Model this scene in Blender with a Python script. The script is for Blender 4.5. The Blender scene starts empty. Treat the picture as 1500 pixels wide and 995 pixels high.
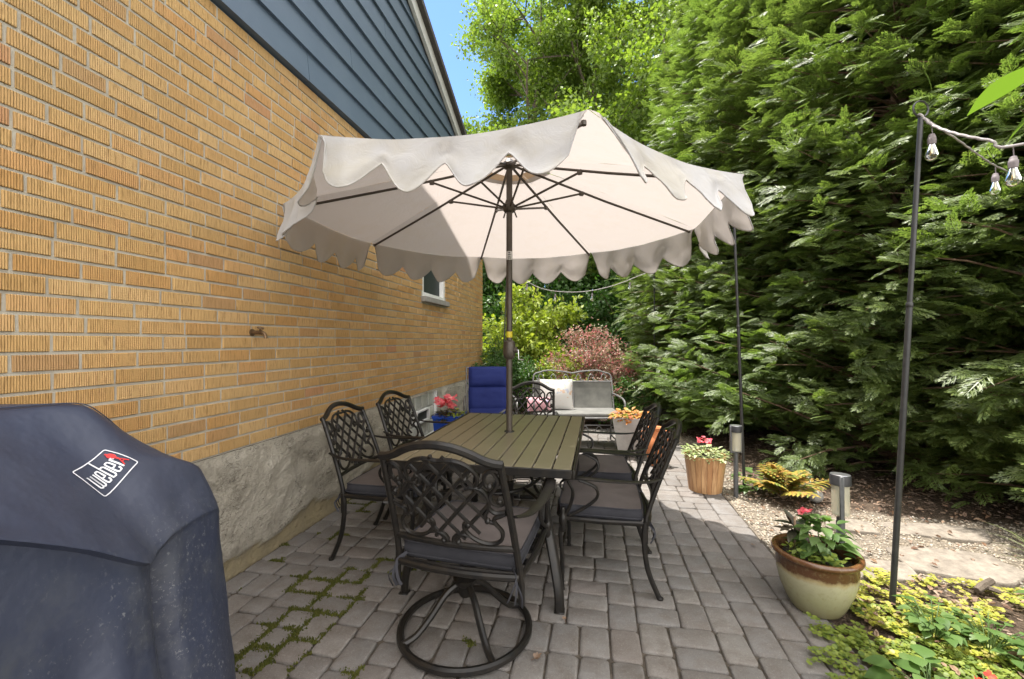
import bpy, bmesh, math, random
import numpy as np
from mathutils import Vector, Matrix, noise
from mathutils.bvhtree import BVHTree

random.seed(7)
rng = np.random.default_rng(7)
PI = math.pi
R = math.radians
scene = bpy.context.scene
COL = scene.collection
V = Vector

# ------------------------------------------------------------------ helpers
class MB:
    """collects shapes that become one mesh object"""
    def __init__(s):
        s.v = []; s.f = []; s.sm = []
    def add(s, vs, fs, smooth=False, mat=None):
        o = len(s.v)
        if mat is not None:
            vs = [mat @ V(p) for p in vs]
        s.v.extend([tuple(p) for p in vs])
        s.f.extend([tuple(i + o for i in f) for f in fs])
        s.sm.extend([smooth] * len(fs))
    def box(s, c, d, mat=None, bevel=0.0, seg=1, smooth=None):
        cx, cy, cz = c; x, y, z = d[0]/2, d[1]/2, d[2]/2
        vs = [(cx+i*x, cy+j*y, cz+k*z) for k in (-1, 1) for j in (-1, 1) for i in (-1, 1)]
        fs = [(0, 2, 3, 1), (4, 5, 7, 6), (0, 1, 5, 4), (2, 6, 7, 3), (0, 4, 6, 2), (1, 3, 7, 5)]
        if bevel > 0:
            bm = bmesh.new()
            bv = [bm.verts.new(p) for p in vs]
            for f in fs: bm.faces.new([bv[i] for i in f])
            bmesh.ops.bevel(bm, geom=bm.edges[:], offset=bevel, segments=seg, profile=0.6, affect='EDGES')
            bm.verts.index_update()
            vs = [v.co.copy() for v in bm.verts]
            fs = [[v.index for v in f.verts] for f in bm.faces]
            bm.free()
            s.add(vs, fs, True if smooth is None else smooth, mat)
        else:
            s.add(vs, fs, False if smooth is None else smooth, mat)
    def tube(s, pts, r, n=8, closed=False, cap=True, flat=1.0, upv=None, mat=None):
        """round (or flattened) bar along a path; r may be a list"""
        P = [V(p) for p in pts]; N = len(P)
        rr = r if isinstance(r, (list, tuple)) else [r]*N
        vs = []; fs = []
        up = None
        for i in range(N):
            if closed: t = P[(i+1) % N] - P[i-1]
            else: t = P[min(i+1, N-1)] - P[max(i-1, 0)]
            if t.length < 1e-9: t = V((0, 0, 1))
            t.normalize()
            if upv is not None:
                u = V(upv)
                u = u - t*u.dot(t)
                if u.length < 1e-4: u = t.orthogonal()
            elif up is None:
                u = t.orthogonal()
            else:
                u = up - t*up.dot(t)
                if u.length < 1e-4: u = t.orthogonal()
            u.normalize(); up = u
            w = t.cross(u)
            for k in range(n):
                a = 2*PI*(k+0.5)/n
                vs.append(P[i] + u*(math.cos(a)*rr[i]*flat) + w*(math.sin(a)*rr[i]))
        M = N if closed else N-1
        for i in range(M):
            for k in range(n):
                a = i*n+k; b = i*n+(k+1) % n
                c = ((i+1) % N)*n+(k+1) % n; d = ((i+1) % N)*n+k
                fs.append((a, b, c, d))
        if cap and not closed:
            fs.append(tuple(range(n-1, -1, -1)))
            fs.append(tuple((N-1)*n+k for k in range(n)))
        s.add(vs, fs, True, mat)
    def lathe(s, prof, n=32, c=(0, 0, 0), mat=None, cap=False):
        vs = []; fs = []
        for (r, z) in prof:
            for k in range(n):
                a = 2*PI*k/n
                vs.append((c[0]+r*math.cos(a), c[1]+r*math.sin(a), c[2]+z))
        for i in range(len(prof)-1):
            for k in range(n):
                fs.append((i*n+k, i*n+(k+1) % n, (i+1)*n+(k+1) % n, (i+1)*n+k))
        if cap:
            fs.append(tuple(range(n-1, -1, -1)))
            fs.append(tuple((len(prof)-1)*n+k for k in range(n)))
        s.add(vs, fs, True, mat)
    def grid(s, fn, nu, nv, smooth=True, mat=None):
        vs = [fn(i/nu, j/nv) for j in range(nv+1) for i in range(nu+1)]
        fs = [(j*(nu+1)+i, j*(nu+1)+i+1, (j+1)*(nu+1)+i+1, (j+1)*(nu+1)+i) for j in range(nv) for i in range(nu)]
        s.add(vs, fs, smooth, mat)
    def leaf(s, b, d, nrm, L, W, bend=0.3, seg=4, fold=0.25, shape=0.45, smooth=True):
        """one leaf blade with a folded midrib"""
        b = V(b); d = V(d).normalized(); n = V(nrm); n = n - d*n.dot(d)
        if n.length < 1e-4: n = d.orthogonal()
        n.normalize(); w = d.cross(n)
        vs = []; fs = []
        for i in range(seg+1):
            t = i/seg
            p = b + d*(L*t) - n*(bend*L*t*t)
            if t <= shape: ww = math.sin(PI/2*t/shape)
            else: ww = math.cos(PI/2*(t-shape)/(1-shape))
            ww = max(ww, 0.03)*W/2
            vs += [p + w*ww + n*(fold*ww), p, p - w*ww + n*(fold*ww)]
        for i in range(seg):
            a = i*3
            fs += [(a, a+1, a+4, a+3), (a+1, a+2, a+5, a+4)]
        s.add(vs, fs, smooth)
    def build(s, name, mat, parent=None, sharp=40):
        me = bpy.data.meshes.new(name)
        me.from_pydata(s.v, [], s.f)
        me.polygons.foreach_set('use_smooth', s.sm)
        me.update()
        if any(s.sm) and sharp: me.set_sharp_from_angle(angle=R(sharp))
        o = bpy.data.objects.new(name, me)
        if mat: me.materials.append(mat)
        COL.objects.link(o)
        if parent: o.parent = parent
        return o

def npmesh(name, verts, faces, mat, parent=None, smooth=False):
    """verts (N,3), faces (M,k) arrays -> one mesh object, quickly"""
    me = bpy.data.meshes.new(name)
    verts = np.asarray(verts, dtype=np.float32); faces = np.asarray(faces, dtype=np.int32)
    M, k = faces.shape
    me.vertices.add(len(verts)); me.vertices.foreach_set('co', verts.ravel())
    me.loops.add(M*k); me.loops.foreach_set('vertex_index', faces.ravel())
    me.polygons.add(M)
    me.polygons.foreach_set('loop_start', np.arange(0, M*k, k, dtype=np.int32))
    me.polygons.foreach_set('use_smooth', np.full(M, smooth))
    me.update(calc_edges=True)
    me.materials.append(mat)
    o = bpy.data.objects.new(name, me); COL.objects.link(o)
    if parent: o.parent = parent
    return o

def empty(name, loc=(0, 0, 0), rz=0.0):
    o = bpy.data.objects.new(name, None); COL.objects.link(o)
    o.location = loc; o.rotation_euler = (0, 0, rz); o.empty_display_size = 0.1
    return o
def tag(o, label=None, cat=None, group=None, kind=None):
    if label: o['label'] = label
    if cat: o['category'] = cat
    if group: o['group'] = group
    if kind: o['kind'] = kind
    return o
def thing(name, label, cat, loc=(0, 0, 0), rz=0.0, group=None):
    return tag(empty(name, loc, rz), label, cat, group)
def copy_tree(o, parent=None):
    c = o.copy(); COL.objects.link(c)
    if parent: c.parent = parent
    for ch in list(o.children): copy_tree(ch, c)
    return c
def spline(pts, n=8):
    """Catmull-Rom through pts"""
    P = [V(p) for p in pts]; out = []
    for i in range(len(P)-1):
        p0 = P[max(i-1, 0)]; p1 = P[i]; p2 = P[i+1]; p3 = P[min(i+2, len(P)-1)]
        for k in range(n):
            t = k/n
            out.append(0.5*((2*p1)+(p2-p0)*t+(2*p0-5*p1+4*p2-p3)*t*t+(3*p1-p0-3*p2+p3)*t**3))
    out.append(P[-1]); return out
def fbm(p, o=4): return noise.fractal(V(p), 1.0, 2.0, o, noise_basis='PERLIN_ORIGINAL')
def sstep(a, b, x):
    t = min(max((x-a)/(b-a), 0), 1); return t*t*(3-2*t)

# ------------------------------------------------------------------ materials
class NT:
    def __init__(s, name):
        s.m = bpy.data.materials.new(name); s.m.use_nodes = True
        s.t = s.m.node_tree; s.t.nodes.clear()
        s.out = s.t.nodes.new('ShaderNodeOutputMaterial')
    def n(s, typ, **kw):
        nd = s.t.nodes.new(typ)
        for k, v in kw.items():
            if k.startswith('i_'):
                key = k[2:]
                if key.isdigit(): nd.inputs[int(key)].default_value = v
                else: nd.inputs[key.replace('_', ' ')].default_value = v
            else: setattr(nd, k, v)
        return nd
    def l(s, a, b): s.t.links.new(a, b)
    def pri(s, col=(0.5, 0.5, 0.5), rough=0.5, metal=0.0, spec=0.5):
        b = s.n('ShaderNodeBsdfPrincipled')
        b.inputs['Base Color'].default_value = (*col, 1)
        b.inputs['Roughness'].default_value = rough
        b.inputs['Metallic'].default_value = metal
        b.inputs['Specular IOR Level'].default_value = spec
        s.l(b.outputs[0], s.out.inputs['Surface'])
        return b
    def ramp(s, fac, stops, interp='LINEAR'):
        r = s.n('ShaderNodeValToRGB'); e = r.color_ramp; e.interpolation = interp
        while len(e.elements) < len(stops): e.elements.new(0.5)
        for el, (p, c) in zip(e.elements, stops):
            el.position = p; el.color = (*c, 1) if len(c) == 3 else c
        s.l(fac, r.inputs[0]); return r.outputs[0]
    def coord(s, which='Object'): return s.n('ShaderNodeTexCoord').outputs[which]
    def noise(s, scale, detail=4, rough=0.6, vec=None, dist=0.0):
        nd = s.n('ShaderNodeTexNoise', i_Scale=scale, i_Detail=detail, i_Roughness=rough, i_Distortion=dist)
        s.l(vec if vec is not None else s.coord(), nd.inputs['Vector']); return nd.outputs['Fac']
    def mix(s, fac, a, b, blend='MIX'):
        m = s.n('ShaderNodeMix', data_type='RGBA', blend_type=blend)
        for sock, val in ((m.inputs[0], fac), (m.inputs[6], a), (m.inputs[7], b)):
            if isinstance(val, (int, float)): sock.default_value = val
            elif isinstance(val, tuple): sock.default_value = (*val, 1) if len(val) == 3 else val
            else: s.l(val, sock)
        return m.outputs[2]
    def math(s, op, a, b=0.0, c=None, clamp=False):
        m = s.n('ShaderNodeMath', operation=op, use_clamp=clamp)
        for i, val in enumerate((a, b) if c is None else (a, b, c)):
            if isinstance(val, (int, float)): m.inputs[i].default_value = val
            else: s.l(val, m.inputs[i])
        return m.outputs[0]
    def bump(s, h, bsdf, strength=0.5, dist=0.01):
        b = s.n('ShaderNodeBump', i_Strength=strength, i_Distance=dist)
        s.l(h, b.inputs['Height']); s.l(b.outputs[0], bsdf.inputs['Normal'])
    def island(s): return s.n('ShaderNodeNewGeometry').outputs['Random Per Island']

def simple(name, c1, c2=None, scale=8.0, rough=0.5, metal=0.0, spec=0.5, bump=0.0, bscale=60.0, bdist=0.003, rvar=0.0, stops=(0.35, 0.65)):
    t = NT(name); b = t.pri(c1, rough, metal, spec)
    if c2:
        f = t.noise(scale, 5, 0.65)
        t.l(t.ramp(f, [(stops[0], c1), (stops[1], c2)]), b.inputs['Base Color'])
    if rvar:
        f = t.noise(scale*2.3, 4)
        t.l(t.math('MULTIPLY_ADD', f, rvar*2, rough-rvar), b.inputs['Roughness'])
    if bump: t.bump(t.noise(bscale, 5, 0.7), b, bump, bdist)
    return t.m

def foliage(name, cols, rough=0.5, trans=0.35, tcol=None, spec=0.4, patch=None, pscale=0.8):
    """leaf material: colour differs from leaf to leaf, part of the light goes through"""
    t = NT(name)
    n = len(cols)
    c = t.ramp(t.island(), [(i/max(n-1, 1), col) for i, col in enumerate(cols)])
    if patch:
        f = t.noise(pscale, 3)
        f = t.ramp(f, [(0.45, (0, 0, 0)), (0.65, (1, 1, 1))])
        c = t.mix(f, c, patch)
    b = t.n('ShaderNodeBsdfPrincipled', i_Roughness=rough)
    b.inputs['Specular IOR Level'].default_value = spec
    t.l(c, b.inputs['Base Color'])
    tr = t.n('ShaderNodeBsdfTranslucent')
    t.l(t.mix(1.0, c, tcol or (1.5, 1.6, 0.7), 'MULTIPLY'), tr.inputs['Color'])
    mx = t.n('ShaderNodeMixShader', i_Fac=trans)
    t.l(b.outputs[0], mx.inputs[1]); t.l(tr.outputs[0], mx.inputs[2]); t.l(mx.outputs[0], t.out.inputs['Surface'])
    return t.m

def brick_material():
    t = NT('yellow brick'); b = t.pri(rough=0.85, spec=0.25)
    obj = t.coord()
    c = t.ramp(t.island(), [(0, (0.465, 0.277, 0.104)), (0.2, (0.525, 0.325, 0.131)), (0.4, (0.574, 0.368, 0.157)), (0.55, (0.495, 0.277, 0.100)),
                            (0.75, (0.584, 0.382, 0.174)), (0.94, (0.535, 0.296, 0.117)), (0.98, (0.426, 0.258, 0.117)), (1.0, (0.495, 0.253, 0.126))])
    # iron spots and pitted streaks, darkened to paint in shade of the vertical scoring
    mp = t.n('ShaderNodeMapping'); mp.inputs['Scale'].default_value = (1, 110, 14); t.l(obj, mp.inputs[0])
    st = t.noise(1.0, 3, 0.7, mp.outputs[0])
    c = t.mix(t.ramp(st, [(0.50, (0, 0, 0)), (0.68, (0.75, 0.75, 0.75))]), c, (0.27, 0.155, 0.055))
    big = t.noise(1.1, 5, 0.65, obj)
    c = t.mix(t.ramp(big, [(0.45, (0, 0, 0)), (0.75, (0.4, 0.4, 0.4))]), c, (0.46, 0.345, 0.18))
    t.l(c, b.inputs['Base Color'])
    sep = t.n('ShaderNodeSeparateXYZ'); t.l(obj, sep.inputs[0])
    wob = t.noise(30, 2, 0.5, obj)
    y = t.math('MULTIPLY_ADD', wob, 0.0022, sep.outputs['Y'])
    w = t.math('SINE', t.math('MULTIPLY', y, 2*PI/0.0082))
    g = t.math('ADD', w, t.math('MULTIPLY', t.noise(300, 3, 0.7, obj), 2.0))
    t.bump(g, b, 0.85, 0.0022)
    return t.m
def paver_material():
    t = NT('tumbled concrete paver'); b = t.pri(rough=0.9, spec=0.25)
    c = t.ramp(t.island(), [(0, (0.157, 0.147, 0.139)), (0.3, (0.194, 0.183, 0.172)), (0.55, (0.172, 0.166, 0.161)), (0.8, (0.217, 0.204, 0.189)), (1, (0.184, 0.163, 0.150))])
    o = t.coord()
    f = t.noise(9, 6, 0.75, o)
    c = t.mix(t.ramp(f, [(0.36, (0.75, 0.75, 0.75)), (0.62, (0, 0, 0))]), c, (0.135, 0.116, 0.10))
    sp = t.noise(150, 5, 0.9, o)
    c = t.mix(t.ramp(sp, [(0.56, (0, 0, 0)), (0.70, (0.85, 0.85, 0.85))]), c, (0.42, 0.385, 0.35))
    c = t.mix(t.ramp(t.noise(130, 5, 0.9, o), [(0.33, (0.85, 0.85, 0.85)), (0.43, (0, 0, 0))]), c, (0.09, 0.08, 0.07))
    t.l(c, b.inputs['Base Color'])
    t.bump(t.math('ADD', t.noise(260, 4, 0.75, o), t.math('MULTIPLY', t.noise(28, 4, 0.6, o), 2.0)), b, 0.7, 0.004)
    return t.m
def fabric_material(name, col, tcol, trans):
    t = NT(name)
    o = t.coord()
    c = t.mix(t.ramp(t.noise(2.5, 5, 0.7, o), [(0.46, (0, 0, 0)), (0.68, (0.8, 0.8, 0.8))]), col, (col[0]*0.95, col[1]*0.90, col[2]*0.76))
    d = t.n('ShaderNodeBsdfDiffuse', i_Roughness=0.8); t.l(c, d.inputs[0])
    tr = t.n('ShaderNodeBsdfTranslucent'); tr.inputs[0].default_value = (*tcol, 1)
    bp = t.n('ShaderNodeBump', i_Strength=0.5, i_Distance=0.014); t.l(t.noise(9, 5, 0.62, o, 0.8), bp.inputs['Height'])
    t.l(bp.outputs[0], d.inputs['Normal'])
    mx = t.n('ShaderNodeMixShader', i_Fac=trans)
    t.l(d.outputs[0], mx.inputs[1]); t.l(tr.outputs[0], mx.inputs[2]); t.l(mx.outputs[0], t.out.inputs['Surface'])
    return t.m
def glass_material(name, col=(0.95, 0.97, 0.97), rough=0.02, fac=0.75):
    """thin clear pane: mostly lets light straight through, glossy on top"""
    t = NT(name)
    g = t.n('ShaderNodeBsdfGlossy', i_Roughness=rough); g.inputs[0].default_value = (1, 1, 1, 1)
    tr = t.n('ShaderNodeBsdfTransparent'); tr.inputs[0].default_value = (*col, 1)
    fr = t.n('ShaderNodeFresnel', i_IOR=1.5)
    f = t.math('MULTIPLY_ADD', fr.outputs[0], 1.0, 1-fac-0.2, clamp=True)
    mx = t.n('ShaderNodeMixShader'); t.l(f, mx.inputs[0])
    t.l(tr.outputs[0], mx.inputs[1]); t.l(g.outputs[0], mx.inputs[2]); t.l(mx.outputs[0], t.out.inputs['Surface'])
    return t.m

M = {}
M['brick'] = brick_material()
M['mortar'] = simple('grey mortar', (0.45, 0.42, 0.35), (0.34, 0.31, 0.255), 7, 0.95, spec=0.2, bump=0.9, bscale=160, bdist=0.004)
M['paver'] = paver_material()
M['sand'] = simple('joint sand', (0.055, 0.047, 0.038), (0.12, 0.10, 0.08), 30, 0.95, spec=0.2, bump=0.8, bscale=200)
M['siding'] = simple('slate blue siding', (0.078, 0.112, 0.158), (0.092, 0.128, 0.175), 2.0, 0.5, spec=0.4, bump=0.15, bscale=40)
M['trim'] = simple('pale trim paint', (0.62, 0.62, 0.60), (0.50, 0.49, 0.47), 9, 0.5)
M['white'] = simple('white vinyl', (0.78, 0.78, 0.77), (0.68, 0.68, 0.66), 12, 0.4)
M['shingle'] = simple('dark shingles', (0.05, 0.045, 0.042), (0.09, 0.08, 0.075), 40, 0.95, bump=0.7, bscale=90)
M['stone'] = simple('sill stone', (0.30, 0.29, 0.27), (0.22, 0.21, 0.19), 18, 0.9, bump=0.5, bscale=120)
M['screen'] = simple('dark insect screen', (0.018, 0.026, 0.028), (0.026, 0.034, 0.034), 40, 0.55, spec=0.5)
M['blockglass'] = simple('glass block', (0.42, 0.44, 0.40), (0.58, 0.58, 0.52), 7, 0.12, spec=0.8, bump=0.5, bscale=16, bdist=0.01)
M['bronze'] = simple('bronze tap metal', (0.14, 0.09, 0.05), (0.22, 0.15, 0.09), 60, 0.45, metal=0.8)
M['castmetal'] = simple('bronze black cast aluminium', (0.009, 0.0088, 0.009), (0.019, 0.016, 0.013), 30, 0.36, metal=0.1, spec=0.35, rvar=0.08, bump=0.12, bscale=90, bdist=0.002)
M['slat'] = simple('brushed bronze slat', (0.215, 0.192, 0.130), (0.245, 0.217, 0.150), 3, 0.34, metal=0.3, spec=0.6, rvar=0.04)
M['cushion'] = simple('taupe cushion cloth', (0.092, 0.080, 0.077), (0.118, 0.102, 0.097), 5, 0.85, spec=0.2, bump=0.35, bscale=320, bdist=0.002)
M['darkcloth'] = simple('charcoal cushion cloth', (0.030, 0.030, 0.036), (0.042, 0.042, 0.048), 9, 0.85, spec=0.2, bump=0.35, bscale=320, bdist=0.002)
M['canopy'] = fabric_material('off white canvas', (0.52, 0.52, 0.53), (0.565, 0.50, 0.465), 0.34)
M['vent'] = fabric_material('tan inner canvas', (0.60, 0.50, 0.38), (0.62, 0.46, 0.30), 0.45)
M['brownpole'] = simple('brown powder coat', (0.060, 0.050, 0.041), (0.085, 0.072, 0.058), 25, 0.42, metal=0.3, spec=0.5)
M['black'] = simple('black powder coat', (0.018, 0.018, 0.019), (0.030, 0.029, 0.028), 30, 0.4, spec=0.5)
M['rubber'] = simple('black plastic', (0.022, 0.022, 0.024), (0.034, 0.034, 0.036), 20, 0.5)
M['yellow'] = simple('yellow tape', (0.60, 0.50, 0.03), (0.50, 0.42, 0.03), 30, 0.5)
M['sticker'] = simple('white sticker', (0.62, 0.62, 0.62), (0.5, 0.5, 0.5), 120, 0.5)
M['ink'] = simple('dark ink', (0.02, 0.02, 0.022), (0.03, 0.03, 0.03), 50, 0.6)
M['logowhite'] = simple('white print', (0.72, 0.73, 0.76), (0.66, 0.67, 0.70), 60, 0.6)
M['logored'] = simple('red print', (0.62, 0.025, 0.022), (0.55, 0.022, 0.022), 60, 0.6)
M['socket'] = simple('grey rubber socket', (0.15, 0.125, 0.13), (0.20, 0.17, 0.17), 60, 0.6)
M['wire'] = simple('weathered grey cord', (0.30, 0.27, 0.27), (0.38, 0.35, 0.34), 60, 0.6)
M['bulbglass'] = glass_material('clear bulb glass', (0.96, 0.98, 0.98), 0.02, 0.72)
def lens_material():
    t = NT('ribbed lens'); d = t.n('ShaderNodeBsdfPrincipled', i_Roughness=0.12); d.inputs['Base Color'].default_value = (0.72, 0.69, 0.56, 1)
    tr = t.n('ShaderNodeBsdfTransparent'); tr.inputs[0].default_value = (0.95, 0.93, 0.85, 1)
    mx = t.n('ShaderNodeMixShader', i_Fac=0.42); t.l(tr.outputs[0], mx.inputs[1]); t.l(d.outputs[0], mx.inputs[2]); t.l(mx.outputs[0], t.out.inputs['Surface']); return t.m
M['lens'] = lens_material()
M['brass'] = simple('filament brass', (0.62, 0.47, 0.20), (0.5, 0.36, 0.14), 40, 0.3, metal=0.9)
M['steel'] = simple('brushed steel', (0.62, 0.62, 0.63), (0.52, 0.52, 0.53), 30, 0.28, metal=0.9)
M['gunmetal'] = simple('grey lantern plastic', (0.085, 0.088, 0.092), (0.12, 0.122, 0.125), 30, 0.4, metal=0.3)
M['blue'] = simple('royal blue cloth', (0.009, 0.017, 0.105), (0.014, 0.025, 0.135), 4, 0.75, spec=0.25, bump=0.3, bscale=200, bdist=0.003)
M['blueglaze'] = simple('cobalt planter', (0.012, 0.050, 0.32), (0.018, 0.070, 0.40), 6, 0.35, spec=0.5)
M['greyframe'] = simple('grey steel tube', (0.12, 0.12, 0.12), (0.19, 0.185, 0.18), 30, 0.45, metal=0.4)
M['mesh'] = simple('grey sling mesh', (0.060, 0.060, 0.052), (0.11, 0.108, 0.094), 5, 0.7, bump=0.5, bscale=400, bdist=0.002)
M['greyseat'] = simple('grey woven seat', (0.10, 0.10, 0.092), (0.16, 0.158, 0.145), 8, 0.7, bump=0.4, bscale=300, bdist=0.002)
M['soil'] = simple('potting soil', (0.020, 0.014, 0.010), (0.050, 0.036, 0.026), 60, 0.95, bump=1.0, bscale=110, bdist=0.02)
M['bark'] = simple('bark', (0.085, 0.065, 0.048), (0.15, 0.12, 0.09), 14, 0.9, bump=0.8, bscale=40, bdist=0.02)
M['twig'] = simple('brown twig', (0.16, 0.10, 0.06), (0.23, 0.16, 0.10), 20, 0.85)
M['terracotta'] = simple('terracotta', (0.52, 0.19, 0.07), (0.44, 0.15, 0.055), 9, 0.75)
M['concrete'] = simple('pale grey planter', (0.36, 0.345, 0.32), (0.28, 0.27, 0.255), 9, 0.8, bump=0.3, bscale=80)
M['flag'] = simple('grey tan flagstone', (0.15, 0.128, 0.104), (0.26, 0.226, 0.184), 17, 0.9, spec=0.3, bump=1.0, bscale=26, bdist=0.012)
M['driedleaf'] = foliage('dried leaf', [(0.20, 0.115, 0.065), (0.31, 0.215, 0.145), (0.15, 0.085, 0.055), (0.26, 0.19, 0.14)], 0.8, 0.2, (1.2, 1.1, 0.9))

def cover_material():
    t = NT('navy vinyl cover'); b = t.pri((0.030, 0.042, 0.085), 0.5, 0, 0.45)
    o = t.coord()
    c = t.mix(t.ramp(t.noise(2.2, 5, 0.6, o), [(0.4, (0, 0, 0)), (0.7, (0.6, 0.6, 0.6))]), (0.027, 0.034, 0.060), (0.038, 0.043, 0.062))
    # pale dust low on the folds, in specks and smears
    d = t.math('MULTIPLY', t.ramp(t.noise(95, 3, 0.8, o), [(0.585, (0, 0, 0)), (0.66, (1, 1, 1))]), t.ramp(t.noise(4.0, 4, 0.7, o), [(0.42, (0, 0, 0)), (0.56, (1, 1, 1))]))
    sep = t.n('ShaderNodeSeparateXYZ'); t.l(o, sep.inputs[0])
    lo = t.n('ShaderNodeMapRange'); t.l(sep.outputs['Z'], lo.inputs[0])
    for i, v in ((1, 0.95), (2, 0.74), (3, 0.0), (4, 1.0)): lo.inputs[i].default_value = v
    d = t.math('MULTIPLY', d, lo.outputs[0])
    c = t.mix(t.math('MULTIPLY', d, 0.5), c, (0.22, 0.225, 0.23))
    sm = t.math('MULTIPLY', t.ramp(t.noise(7, 5, 0.7, o), [(0.48, (0, 0, 0)), (0.7, (1, 1, 1))]), lo.outputs[0])
    c = t.mix(t.math('MULTIPLY', sm, 0.5), c, (0.075, 0.08, 0.085))
    t.l(c, b.inputs['Base Color'])
    t.l(t.math('MULTIPLY_ADD', t.noise(9, 4, 0.6, o), 0.25, 0.36), b.inputs['Roughness'])
    t.bump(t.math('ADD', t.noise(5, 4, 0.6, o), t.math('MULTIPLY', t.noise(700, 2, 0.5, o), 0.03)), b, 0.35, 0.03)
    return t.m
M['cover'] = cover_material()
def pot_glaze():
    t = NT('two tone glaze'); b = t.pri(rough=0.22, spec=0.6)
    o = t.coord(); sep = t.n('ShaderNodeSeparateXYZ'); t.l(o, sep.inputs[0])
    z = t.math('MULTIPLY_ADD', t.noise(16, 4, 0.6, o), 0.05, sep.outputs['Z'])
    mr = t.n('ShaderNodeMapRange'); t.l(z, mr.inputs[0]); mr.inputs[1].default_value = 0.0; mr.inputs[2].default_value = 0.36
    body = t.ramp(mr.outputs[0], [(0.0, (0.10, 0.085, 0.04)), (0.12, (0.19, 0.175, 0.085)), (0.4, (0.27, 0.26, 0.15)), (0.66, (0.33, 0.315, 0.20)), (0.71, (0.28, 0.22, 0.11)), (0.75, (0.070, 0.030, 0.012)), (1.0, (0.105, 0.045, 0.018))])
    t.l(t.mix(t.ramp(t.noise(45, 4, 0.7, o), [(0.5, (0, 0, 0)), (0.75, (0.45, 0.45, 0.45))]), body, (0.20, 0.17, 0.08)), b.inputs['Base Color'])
    t.bump(t.noise(30, 3, 0.6, o), b, 0.12, 0.006)
    return t.m
M['glaze'] = pot_glaze()
def barrel_wood():
    t = NT('stained stave wood'); b = t.pri(rough=0.42, spec=0.4)
    o = t.coord()
    mp = t.n('ShaderNodeMapping'); mp.inputs['Scale'].default_value = (22, 22, 2.2); t.l(o, mp.inputs[0])
    g = t.noise(1.6, 5, 0.65, mp.outputs[0])
    c = t.ramp(t.island(), [(0, (0.36, 0.185, 0.080)), (0.35, (0.48, 0.27, 0.125)), (0.7, (0.58, 0.36, 0.18)), (1, (0.40, 0.21, 0.09))])
    t.l(t.mix(t.ramp(g, [(0.4, (0, 0, 0)), (0.72, (0.8, 0.8, 0.8))]), c, (0.20, 0.080, 0.030)), b.inputs['Base Color'])
    t.bump(g, b, 0.2, 0.004)
    return t.m
M['barrel'] = barrel_wood()
def parge_material():
    t = NT('parged foundation'); b = t.pri(rough=0.95, spec=0.2)
    o = t.coord()
    at = t.n('ShaderNodeAttribute', attribute_name='peeled').outputs['Fac']
    a = t.ramp(t.noise(4.5, 6, 0.7, o), [(0.32, (0.34, 0.31, 0.255)), (0.44, (0.51, 0.47, 0.39)), (0.66, (0.60, 0.56, 0.475))])
    a = t.mix(t.ramp(t.noise(13, 5, 0.75, o), [(0.54, (0, 0, 0)), (0.74, (0.6, 0.6, 0.6))]), a, (0.24, 0.215, 0.175))
    mpc = t.n('ShaderNodeMapping'); mpc.inputs['Scale'].default_value = (1, 1, 2.2); t.l(o, mpc.inputs[0])
    ck = t.math('ABSOLUTE', t.math('SUBTRACT', t.noise(9, 4, 0.6, mpc.outputs[0], 1.2), 0.5))
    ckm = t.math('MULTIPLY', t.ramp(ck, [(0.004, (1, 1, 1)), (0.016, (0, 0, 0))]), t.ramp(t.noise(3.5, 3, 0.6, o), [(0.48, (0, 0, 0)), (0.58, (1, 1, 1))]))
    a = t.mix(t.math('MULTIPLY', ckm, 0.75), a, (0.085, 0.075, 0.06))
    lo = t.ramp(t.noise(6, 5, 0.65, o), [(0.35, (0.47, 0.39, 0.24)), (0.65, (0.38, 0.325, 0.215))])
    c = t.mix(at, a, lo)
    t.l(c, b.inputs['Base Color'])
    t.bump(t.math('ADD', t.noise(55, 6, 0.75, o), t.math('MULTIPLY', t.noise(14, 5, 0.7, o), 2.2)), b, 1.0, 0.028)
    return t.m
M['parge'] = parge_material()
def bed_material():
    t = NT('gravel and mulch bed'); b = t.pri(rough=0.95, spec=0.2)
    o = t.coord()
    at = t.n('ShaderNodeAttribute', attribute_name='gravel').outputs['Fac']
    vo = t.n('ShaderNodeTexVoronoi', i_Scale=75.0); t.l(o, vo.inputs['Vector'])
    g = t.mix(t.ramp(t.noise(60, 3, 0.8, o), [(0.4, (0, 0, 0)), (0.65, (1, 1, 1))]), (0.20, 0.165, 0.125), (0.36, 0.31, 0.245))
    mu = t.ramp(t.noise(34, 6, 0.8, o), [(0.35, (0.035, 0.024, 0.017)), (0.52, (0.11, 0.078, 0.055)), (0.7, (0.22, 0.165, 0.12))])
    t.l(t.mix(at, mu, g), b.inputs['Base Color'])
    t.bump(t.math('ADD', t.noise(70, 5, 0.8, o), vo.outputs['Distance']), b, 1.0, 0.02)
    return t.m
M['bed'] = bed_material()
M['lawn'] = simple('lawn and litter', (0.030, 0.050, 0.014), (0.070, 0.065, 0.030), 3, 0.95, spec=0.2, bump=1.0, bscale=40, bdist=0.04)
M['pebble'] = foliage('pea gravel', [(0.24, 0.20, 0.15), (0.36, 0.32, 0.255), (0.29, 0.235, 0.17), (0.20, 0.175, 0.15), (0.42, 0.38, 0.315)], 0.8, 0.0, spec=0.3)
M['mulch'] = foliage('bark chip', [(0.10, 0.065, 0.042), (0.20, 0.14, 0.10), (0.28, 0.21, 0.16), (0.07, 0.045, 0.03)], 0.9, 0.0, spec=0.2)
M['moss'] = foliage('moss', [(0.050, 0.060, 0.014), (0.085, 0.092, 0.020), (0.11, 0.105, 0.03)], 0.9, 0.15, spec=0.1)
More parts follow.
